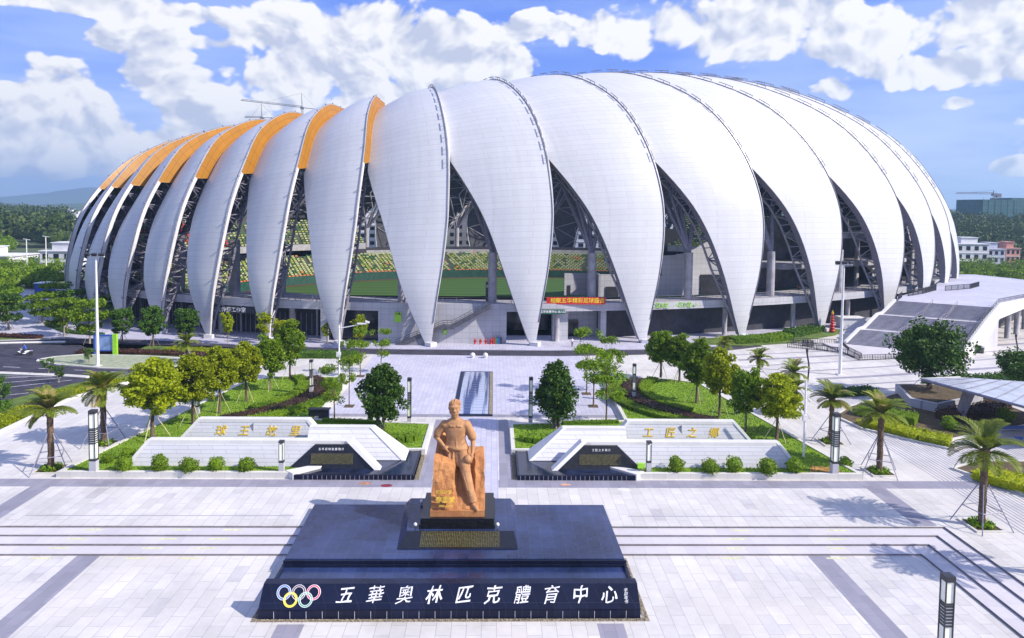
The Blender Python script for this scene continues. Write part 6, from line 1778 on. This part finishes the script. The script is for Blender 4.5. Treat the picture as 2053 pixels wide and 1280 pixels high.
# ---------------------------------------------------------------- people and the motorbike
def person(loc, rz, label, pose, shirt, legs, hairc=(.02, .015, .012), sc_=1.0):
    b = MB()
    P = {'pel': (0, 0, .92), 'che': (0, 0, 1.28), 'nec': (0, 0, 1.48), 'hed': (0, .0, 1.62)}
    P.update(pose)
    capsule(b, P['pel'], P['che'], .15, .17, 12); capsule(b, P['che'], P['nec'], .16, .06, 12)
    capsule(b, P['nec'], P['hed'], .055, .055, 8); hb_ = Vector(P['hed']); b.sphere(tuple(hb_+Vector((0, 0, .05))), .105, 12, 8, .85, 1, 1.15)
    b.sphere(tuple(hb_+Vector((0, -.10, .03))), .022, 6, 4)
    for s, k in ((-1, 'L'), (1, 'R')):
        kn, an, toe = P['kn'+k], P['an'+k], P['to'+k]; el_, ha = P['el'+k], P['ha'+k]
        hip = Vector(P['pel'])+Vector((s*.09, 0, -.02)); sh_ = Vector(P['che'])+Vector((s*.18, 0, .10))
        capsule(b, hip, kn, .095, .065, 10); capsule(b, kn, an, .065, .045, 10); capsule(b, an, toe, .05, .04, 8)
        capsule(b, sh_, el_, .055, .042, 8); capsule(b, el_, ha, .04, .03, 8)
        hv = Vector(ha); d = (hv-Vector(el_)).normalized()
        for f in range(4): capsule(b, hv+Vector(((f-1.5)*.017, 0, 0)), hv+d*.09+Vector(((f-1.5)*.02, -.01, 0)), .010, .008, 6)
        capsule(b, hv, hv+d*.05+Vector((-s*.04, -.03, 0)), .012, .009, 6)
    o = b.build('person', mat('skin', (.50, .30, .20), .6, .05, 5), None)
    md = o.modifiers.new('r', 'REMESH'); md.mode = 'VOXEL'; md.voxel_size = .016
    dg = bpy.context.evaluated_depsgraph_get(); me = bpy.data.meshes.new_from_object(o.evaluated_get(dg)); o.modifiers.clear()
    me.name = 'person'
    ms = [mat('skin_tone', (.50, .30, .20), .6, .05, 5), mat('shirt_cloth', shirt, .8, .1, 5), mat('trouser_cloth', legs, .8, .1, 5), mat('hair_dark', hairc, .6, .1, 5)]
    me.materials.clear()
    for x in ms: me.materials.append(x)
    zc, zp = P['che'][2], P['pel'][2]; hz_ = P['hed'][2]
    for p_ in me.polygons:
        c = p_.center
        d_e = min((c-Vector(P['haL'])).length, (c-Vector(P['haR'])).length)
        i = 0
        if c.z > hz_-.06: i = 3 if (c.z > hz_+.09 or c.y > P['hed'][1]+.01) else 0
        elif c.z > P['nec'][2]+.02: i = 0
        elif c.z > zp+.04 and d_e > .22: i = 1
        elif d_e <= .22 and c.z > zp-.35 and abs(c.x) > .13: i = 0
        else: i = 2
        p_.material_index = i; p_.use_smooth = True
    o.data = me; o.location = loc; o.rotation_euler = (0, 0, rz); o.scale = (sc_,)*3
    return tag(o, label, 'person')
stand = {'knL': (-.10, -.03, .5), 'knR': (.11, .0, .5), 'anL': (-.10, .02, .09), 'anR': (.14, .05, .09), 'toL': (-.12, -.14, .04), 'toR': (.16, -.12, .04), 'elL': (-.27, .02, 1.12), 'elR': (.27, .02, 1.12), 'haL': (-.28, -.08, .88), 'haR': (.26, -.12, .90)}
person((17.2, 128.4, .12), .3, 'person in white shirt and dark trousers standing before the entrance porch', stand, (.7, .7, .7), (.03, .03, .05))
person((19.4, 133.2, .12), 2.2, 'person in dark clothes standing in the shade of the entrance porch', stand, (.05, .05, .08), (.04, .04, .05))
rx0, ry0 = -76.1, 118.2
sit = {'pel': (0, .10, .80), 'che': (0, .0, 1.18), 'nec': (0, -.06, 1.38), 'hed': (0, -.08, 1.52), 'knL': (-.17, -.34, .72), 'knR': (.17, -.34, .72), 'anL': (-.16, -.28, .30), 'anR': (.16, -.28, .30), 'toL': (-.16, -.45, .25), 'toR': (.16, -.45, .25),
       'elL': (-.28, -.22, 1.02), 'elR': (.28, -.22, 1.02), 'haL': (-.26, -.48, 1.02), 'haR': (.26, -.48, 1.02)}
person((rx0, ry0, .02), -1.35, 'person in a blue jacket riding a white scooter on the left road', sit, (.03, .10, .45), (.03, .03, .05), (.04, .04, .05), 1.25)
t = thing('scooter', 'white motor scooter ridden along the left road', 'scooter', (0, 0, 0))
def wheel(y, r_):
    b = MB(); n = 20
    b.path([(0, y+r_*math.cos(2*PI*i/n), r_+r_*math.sin(2*PI*i/n)) for i in range(n+1)], .06, 6, False)
    b.tube((-.04, y, r_), (.04, y, r_), r_*.6, n=14); return b.build('wheel', MT['rubber'], t)
wheel(-.68, .26); wheel(.62, .26)
b = MB(); b.path([(0, -.55, .35), (0, -.42, .85), (0, -.40, 1.0)], [.10, .12, .07], 8); b.hexa([(-.16, -.42, .22), (.16, -.42, .22), (.16, .1, .22), (-.16, .1, .22)], [(-.14, -.42, .30), (.14, -.42, .30), (.14, .1, .32), (-.14, .1, .32)])
b.path([(0, .05, .42), (0, .4, .55), (0, .85, .62)], [.16, .20, .08], 10); b.sphere((0, -.70, .50), .17, 10, 6, .7, 1.2, .6); b.build('body', MT['white'], t, True)
b = MB(); b.path([(0, .0, .72), (0, .35, .76), (0, .72, .78)], [.12, .15, .08], 10); b.build('saddle', MT['rubber'], t, True)
b = MB(); b.tube((-.33, -.38, 1.02), (.33, -.38, 1.02), .025, n=6); b.tube((-.3, -.38, 1.02), (-.34, -.42, 1.25), .012, n=5); b.tube((.3, -.38, 1.02), (.34, -.42, 1.25), .012, n=5); b.build('handlebar', MT['darksteel'], t)
b = MB(); b.sphere((0, -.52, .92), .08, 8, 6); b.build('headlight', MT['glow'], t)
t.location = (rx0, ry0, .02); t.rotation_euler = (0, 0, -1.35); t.scale = (1.25,)*3

def car(x, y, rz, paint, label):
    t = thing('parked_car', label, 'car', (x, y, .02), 'cars parked beyond the left trees')
    P = [(-2.2, .35), (-2.2, .85), (-1.9, 1.0), (-1.2, 1.02), (-.7, 1.45), (.9, 1.48), (1.5, 1.05), (2.15, .92), (2.25, .4)]
    b = MB(); b.hexa([(x_, -.86, z_) for x_, z_ in P], [(x_, .86, z_) for x_, z_ in P]); b.build('body', mat('car_paint', paint, .3, .04, 1), t, world=False)
    b = MB(); Q = [(-1.1, 1.04), (-.65, 1.40), (.85, 1.43), (1.4, 1.08)]
    b.hexa([(x_, -.875, z_) for x_, z_ in Q], [(x_, .875, z_) for x_, z_ in Q]); b.build('window', MT['glass_dark'], t, world=False)
    for wx in (-1.4, 1.4):
        for wy_ in (-.85, .7): b = MB(); b.tube((wx, wy_, .33), (wx, wy_+.18, .33), .33, n=14); b.build('wheel', MT['rubber'], t, world=False)
    t.rotation_euler = (0, 0, rz)
car(-108.6, 176, .1, (.75, .75, .78), 'white car parked beyond the trees beside the leftmost petal')
car(-101.5, 170, .2, (.05, .07, .12), 'dark car parked beside the leftmost petal')
car(-118, 184, .0, (.35, .36, .40), 'silver car parked among the far left trees')
t = thing('site_cabin', 'small bright blue cabin beside the leftmost petal', 'cabin', (-119.5, 192, 0))
b = MB(); b.box(-121.5, 191, 0, -117.8, 194, 3.6); b.build('cabin_wall', MT['blue'], t); b = MB(); b.box(-121.7, 190.8, 3.62, -117.6, 194.2, 3.8); b.build('cabin_roof', MT['white'], t)
# ---------------------------------------------------------------- buildings beyond
def house(x, y, w_, d_, h, label, wall, roofk='flat', floors=3, cols=4, z0=-.8, rz=0.0, roofc=None, cat='building'):
    t = thing('house', label, cat, (x, y, z0)); b = MB(); b.box(-w_/2, -d_/2, 0, w_/2, d_/2, h)
    b.build('wall', wall, t, world=False)
    r_ = MB()
    if roofk == 'flat':
        r_.box(-w_/2-.4, -d_/2-.4, h+.002, w_/2+.4, d_/2+.4, h+.35); r_.box(-w_/4, -d_/4, h+.35, w_/4, d_/3, h+3); r_.box(-w_/4-.4, -d_/4-.4, h+3.0, w_/4+.4, d_/3+.4, h+3.3)
    else: r_.hexa([(-w_/2-.5, -d_/2-.5, h), (w_/2+.5, -d_/2-.5, h), (w_/2+.5, d_/2+.5, h), (-w_/2-.5, d_/2+.5, h)], [(-w_/2+1, -.2, h+2), (w_/2-1, -.2, h+2), (w_/2-1, .2, h+2), (-w_/2+1, .2, h+2)])
    r_.build('roof', roofc or wall, t, world=False)
    fh = h/floors; cw = w_/cols
    for f in range(floors):
        for c in range(cols):
            g_ = MB(); xx = -w_/2+cw*(c+.5); g_.box(xx-cw*.24, -d_/2-.08, fh*f+fh*.3, xx+cw*.24, -d_/2+.02, fh*f+fh*.78); g_.build('window', MT['glass_dark'], t, world=False)
        lg = MB(); lg.box(-w_/2-.1, -d_/2-.25, fh*(f+1)-.25, w_/2+.1, -d_/2-.001, fh*(f+1)-.05); lg.build('floor_band', MT['capstone'], t, world=False)
    t.rotation_euler = (0, 0, rz); return t
WW = mat('white_render_wall', (.62, .62, .66), .8, .06, .3); WP = mat('pink_brick_wall', (.52, .26, .22), .8, .1, .5); WB = mat('pale_blue_grey_wall', (.42, .44, .55), .8, .06, .3)
WC = mat('cream_tiled_wall', (.58, .50, .42), .8, .08, .3)
house(229.5, 330, 16, 10, 12.0, 'white three storey house with a roof room at the right behind the terrace', WW, 'flat', 3, 4, -1.0)
house(243.4, 333, 8.5, 10, 10.5, 'pale blue grey house between the white and the pink house', WB, 'flat', 3, 3, -2.0)
house(252.6, 334, 7, 9, 10.4, 'pink house beside the dark wood at the right', WP, 'flat', 3, 3, -1.5)
bx_ = [(-40, 372, 22, 24, WW), (-14, 392, 18, 26, WC), (6, 380, 20, 30, WW), (30, 396, 18, 22, WW), (52, 380, 22, 26, WB), (78, 392, 20, 24, WW), (104, 384, 22, 27, WW), (130, 396, 20, 22, WC), (-66, 386, 20, 20, WW)]
for i, (x, y, w_, h, m_) in enumerate(bx_):
    house(x, y, w_, 12, h, ('tall ' if h > 25 else 'low ') + ('cream' if m_ is WC else 'white' if m_ is WW else 'grey blue') + ' town house seen through the stadium, ' + ('leftmost', 'by the second gap left', 'behind the forked column', 'right of the forked column', 'behind the scoreboard', 'behind the right stand', 'farther right behind the stand', 'at the right end of the row', 'at the far left of the row')[i], m_, 'flat', max(4, h//4), 4)
house(-190, 262, 38, 16, 6.5, 'long low white building at the left edge among the trees', WW, 'flat', 2, 7)
house(-160, 268, 12, 10, 8, 'white house left of the petals beyond the trees', WW, 'flat', 2, 3)
house(-196, 420, 26, 14, 12, 'white block among far trees on the left', WC, 'flat', 4, 5)
house(-214, 520, 30, 14, 16, 'distant pale apartment block beside the leftmost petal', WC, 'flat', 5, 5)
for i in range(9):
    house(-760+rnd.uniform(-15, 15)+i*46, 1100+rnd.uniform(-80, 80), rnd.uniform(20, 34), 14, rnd.uniform(8, 16), 'tiny far white building, %s of the pale town strip under the mountain' % ('first', 'second', 'third', 'fourth', 'fifth', 'sixth', 'seventh', 'eighth', 'last')[i], [WW, WC, WB][i % 3], 'flat', 3, 3)
t = thing('scoreboard', 'black scoreboard inside the stadium seen past the third gap', 'scoreboard', (66, 262, 8))
b = MB(); b.box(58, 261, 9.5, 74, 262, 18.5); b.build('screen', MT['darksteel'], t); b = MB(); b.tube((60, 262.5, 4), (60, 262.5, 10), .3); b.tube((72, 262.5, 4), (72, 262.5, 10), .3); b.build('post', MT['steel'], t)
# scaffolded tower block on the hill
t = thing('scaffold_building', 'block wrapped in teal scaffold netting rising above the right wood', 'building', (466, 600, 10))
TN = tiles('teal_scaffold_net', (.035, .13, .14), (.02, .07, .08), 4.5, 3.2, .18, var=.12, offset=0, axis='XZ')
b = MB(); b.box(422, 590, 5, 450, 625, 37.5); b.build('netted_wall', TN, t)
b = MB(); b.box(449.6, 594, 5, 500, 620, 39.3); b.build('netted_wing', TN, t)
b = MB()
for i in range(14): b.tube((422+i*5.6, 589.6, 20), (422+i*5.6, 589.6, 39.5), .12, n=4)
b.build('scaffold_pole', MT['steel'], t)
def crane(x, y, zb, zt, jl, jr, label, rz=0.0, up_=9, tilt=0.0):
    t = thing('tower_crane', label, 'crane', (x, y, zb), 'tower cranes'); b = MB(); H = zt-zb
    for sx in (-.8, .8):
        for sy in (-.8, .8): b.tube((sx, sy, 0), (sx, sy, H), .14, n=4)
    for i in range(int(H/2.4)): z = i*2.4; b.tube((-.8, -.8, z), (.8, -.8, z+2.4), .1, n=4); b.tube((.8, -.8, z), (-.8, -.8, z+2.4), .1, n=4); b.tube((.8, .8, z), (.8, -.8, z+2.4), .1, n=4)
    b.build('mast', MT['steel'], t, world=False)
    b = MB(); b.tube((0, 0, H), (-.6, 0, H+up_), .45, .2, 5); b.box(-1.5, -1.5, H-1.5, 1.5, 1.5, H+.6); b.build('tower_head', MT['steel'], t, world=False)
    b = MB(); dz = tilt*jl
    b.tube((0, -.6, H), (-jl, -.6, H+dz), .22, n=4); b.tube((0, .6, H), (-jl, .6, H+dz), .22, n=4); b.tube((0, 0, H+1.4), (-jl*.98, 0, H+dz+1.1), .22, n=4)
    n = int(jl/3)
    for i in range(n): f0, f1 = i/n, (i+.5)/n; b.tube((-jl*f0, -.6, H+dz*f0), (-jl*f1, 0, H+dz*f1+1.3), .12, n=4); b.tube((-jl*f1, 0, H+dz*f1+1.3), (-jl*(i+1)/n, -.6, H+dz*(i+1)/n), .12, n=4)
    b.build('jib', MT['steel'], t, world=False)
    b = MB(); b.tube((0, 0, H), (jr, 0, H-tilt*jr), .35, n=4); b.box(jr-4, -1.2, H-3.0-tilt*jr, jr, 1.2, H+.5-tilt*jr); b.build('counter_jib', MT['steel'], t, world=False)
    b = MB(); b.tube((-.6, 0, H+up_), (-jl*.6, 0, H+dz*.6+1.2), .07, n=4); b.tube((-.6, 0, H+up_), (jr-2, 0, H), .07, n=4); b.build('tie_cable', MT['darksteel'], t, world=False)
    t.rotation_euler = (0, 0, rz)
crane(-188, 700, 20, 121, 60, 15.5, 'larger tower crane above the orange lined petals with a long jib', 0.0, 14, .10)
crane(-229, 705, 20, 111, 17, 15, 'smaller tower crane left of the larger one above the petals', 0.0, 14, 0)
crane(440.5, 603, 20, 42.6, 34, 6, 'tower crane on the teal scaffolded block', 0.0, 3.2, 0)

# ---------------------------------------------------------------- hills, woods, mountain
def ridge(name, pts, depth, zb, m, n2=10, seed=1, amp=.08):
    rr = random.Random(seed); b = MB(); N_ = len(pts)
    rows = []
    for j in range(n2+1):
        f = j/n2
        row = []
        for (x, y, z) in pts:
            prof_ = math.sin(PI*min(1, f*.5+.0))**.9
            row.append((x+rr.uniform(-1, 1)*depth*.01, y-depth*(1-f), zb+(z-zb)*math.sin(f*PI/2)*(1+rr.uniform(-amp, amp)*(f < 1))))
        rows.append(row)
    rows.append([(x, y+depth*.6, zb) for x, y, z in pts])
    vs = [v for r_ in rows for v in r_]; fs = []
    for j in range(len(rows)-1):
        for i in range(N_-1): fs.append((j*N_+i, j*N_+i+1, (j+1)*N_+i+1, (j+1)*N_+i))
    b.add(vs, fs); return struct(name, b, m, True)
def prof_pts(x0, x1, y, fn, n=60): return [(x0+(x1-x0)*i/n, y, fn(i/n)) for i in range(n+1)]
MTm = mat('mountain_forest', (.05, .08, .035), .95, .3, .0012, 0, detail=9)
hz = MB(); hz.box(-8500, -60, -3, 8500, 8000, 275)
m, q, p = newmat('haze_air'); q.nt.nodes.remove(p)
pv = q.n('ShaderNodeVolumePrincipled'); pv.inputs['Color'].default_value = (.46, .70, 1.0, 1); pv.inputs['Density'].default_value = 2.1e-4; pv.inputs['Anisotropy'].default_value = .2
q.link(pv.outputs[0], q.nt.nodes['Material Output'].inputs['Volume'])
ho = hz.build('haze', m); ho['kind'] = 'stuff'; ho['label'] = 'thin blue haze filling the air over the whole scene'
ridge('mountain', prof_pts(-6500, -2190, 6500, lambda u: 8+225*math.exp(-((u-.90)/.20)**2)+12*math.sin(u*31)+8*math.sin(u*67)+60*math.exp(-((u-.62)/.16)**2)), 1230, 0, MTm, 14, 3)
lot = MB(); lot.prism([(-170, 168), (-96, 163), (-100, 205), (-190, 215)], -.85, .0, False); struct('car_park', lot, MT['pave_small'])
ridge('hill', prof_pts(-2600, -500, 2600, lambda u: 22+14*math.sin(u*9+1)+8*math.sin(u*23)+5*math.sin(u*51)), 500, -1, MTm, 8, 5)
ridge('hill', prof_pts(-500, 2600, 3000, lambda u: 30+14*math.sin(u*9+1)+8*math.sin(u*23)), 500, -1, MTm, 8, 6)
def wood(name, spots, label, m='L_wood', leaf=1.3, per=110, kind_='stuff'):
    b = MB(); rr = random.Random(len(spots))
    for (x, y, z, w_, h) in spots:
        for c_i in range(9):
            a = rr.random()*2*PI; r0 = rr.random()**.5*w_*.36
            cc = Vector((x+r0*math.cos(a), y+r0*math.sin(a), z+h*rr.uniform(.45, .88))); cr = w_*rr.uniform(.16, .28)
            for _ in range(per//9):
                d = Vector((rr.gauss(0, 1), rr.gauss(0, 1), abs(rr.gauss(0, 1))*.9-.2)).normalized()*cr*rr.uniform(.7, 1.1)
                leafquad(b, cc+d, leaf*rr.uniform(.7, 1.3), rr)
        b.sphere((x, y, z+h*.42), w_*.26, 7, 5, 1, 1, h/w_*.9, .3)
    o = b.build(name, MT[m]); return tag(o, label, 'trees', None, kind_)
sp = []
for i in range(330):
    y = 172+rnd.random()**1.3*230; x = -rnd.uniform(.66, .92)*y - 4
    if abs(x+190) < 26 and abs(y-256) < 14: continue
    sp.append((x, y, -.9, rnd.uniform(6, 9), rnd.uniform(5.5, 10)))
for i in range(90):
    y = rnd.uniform(205, 252); sp.append((-rnd.uniform(.60, .86)*y, y, -.9, rnd.uniform(6, 9), rnd.uniform(4.5, 7.5)))
wood('near_wood', sp, 'mixed green wood filling the ground left of the stadium', 'L_green', .85, 160)
sp = []
for i in range(420):
    y = rnd.uniform(400, 900); x = -rnd.uniform(.60, .90)*y
    sp.append((x, y, -1, rnd.uniform(13, 20), rnd.uniform(12, 20)+(y-400)/500*6))
wood('far_wood', sp, 'darker distant woods beneath the mountain on the left', 'L_wood', 2.6, 90)
# right hill
hp = MB()
ridge('hill', prof_pts(360, 700, 640, lambda u: 14+16*u+3*math.sin(u*17)), 260, -1, MT['grass2'], 10, 8)
sp = []
for i in range(520):
    y = rnd.uniform(345, 640); x = y*rnd.uniform(.60, .86)
    f = max(0, min(1, (y-380)/260)); u = (x-360)/340
    z = -1+(15+16*max(0, min(1, u)))*math.sin(f*PI/2)
    if y > 560 and x > 418: z -= 8
    sp.append((x, y, z, rnd.uniform(9, 14), rnd.uniform(7, 12)))
wood('hill_wood', sp, 'dark green wooded hillside at the right behind the houses', 'L_wood', 1.5, 130)
sp = []
for i in range(60):
    y = rnd.uniform(225, 320); x = y*rnd.uniform(.635, .80); sp.append((x, y, -.9, rnd.uniform(5, 8), rnd.uniform(4, 6.5)))
wood('terrace_wood', sp, 'yellow green trees between the terrace and the far houses', 'L_green', .9, 130)
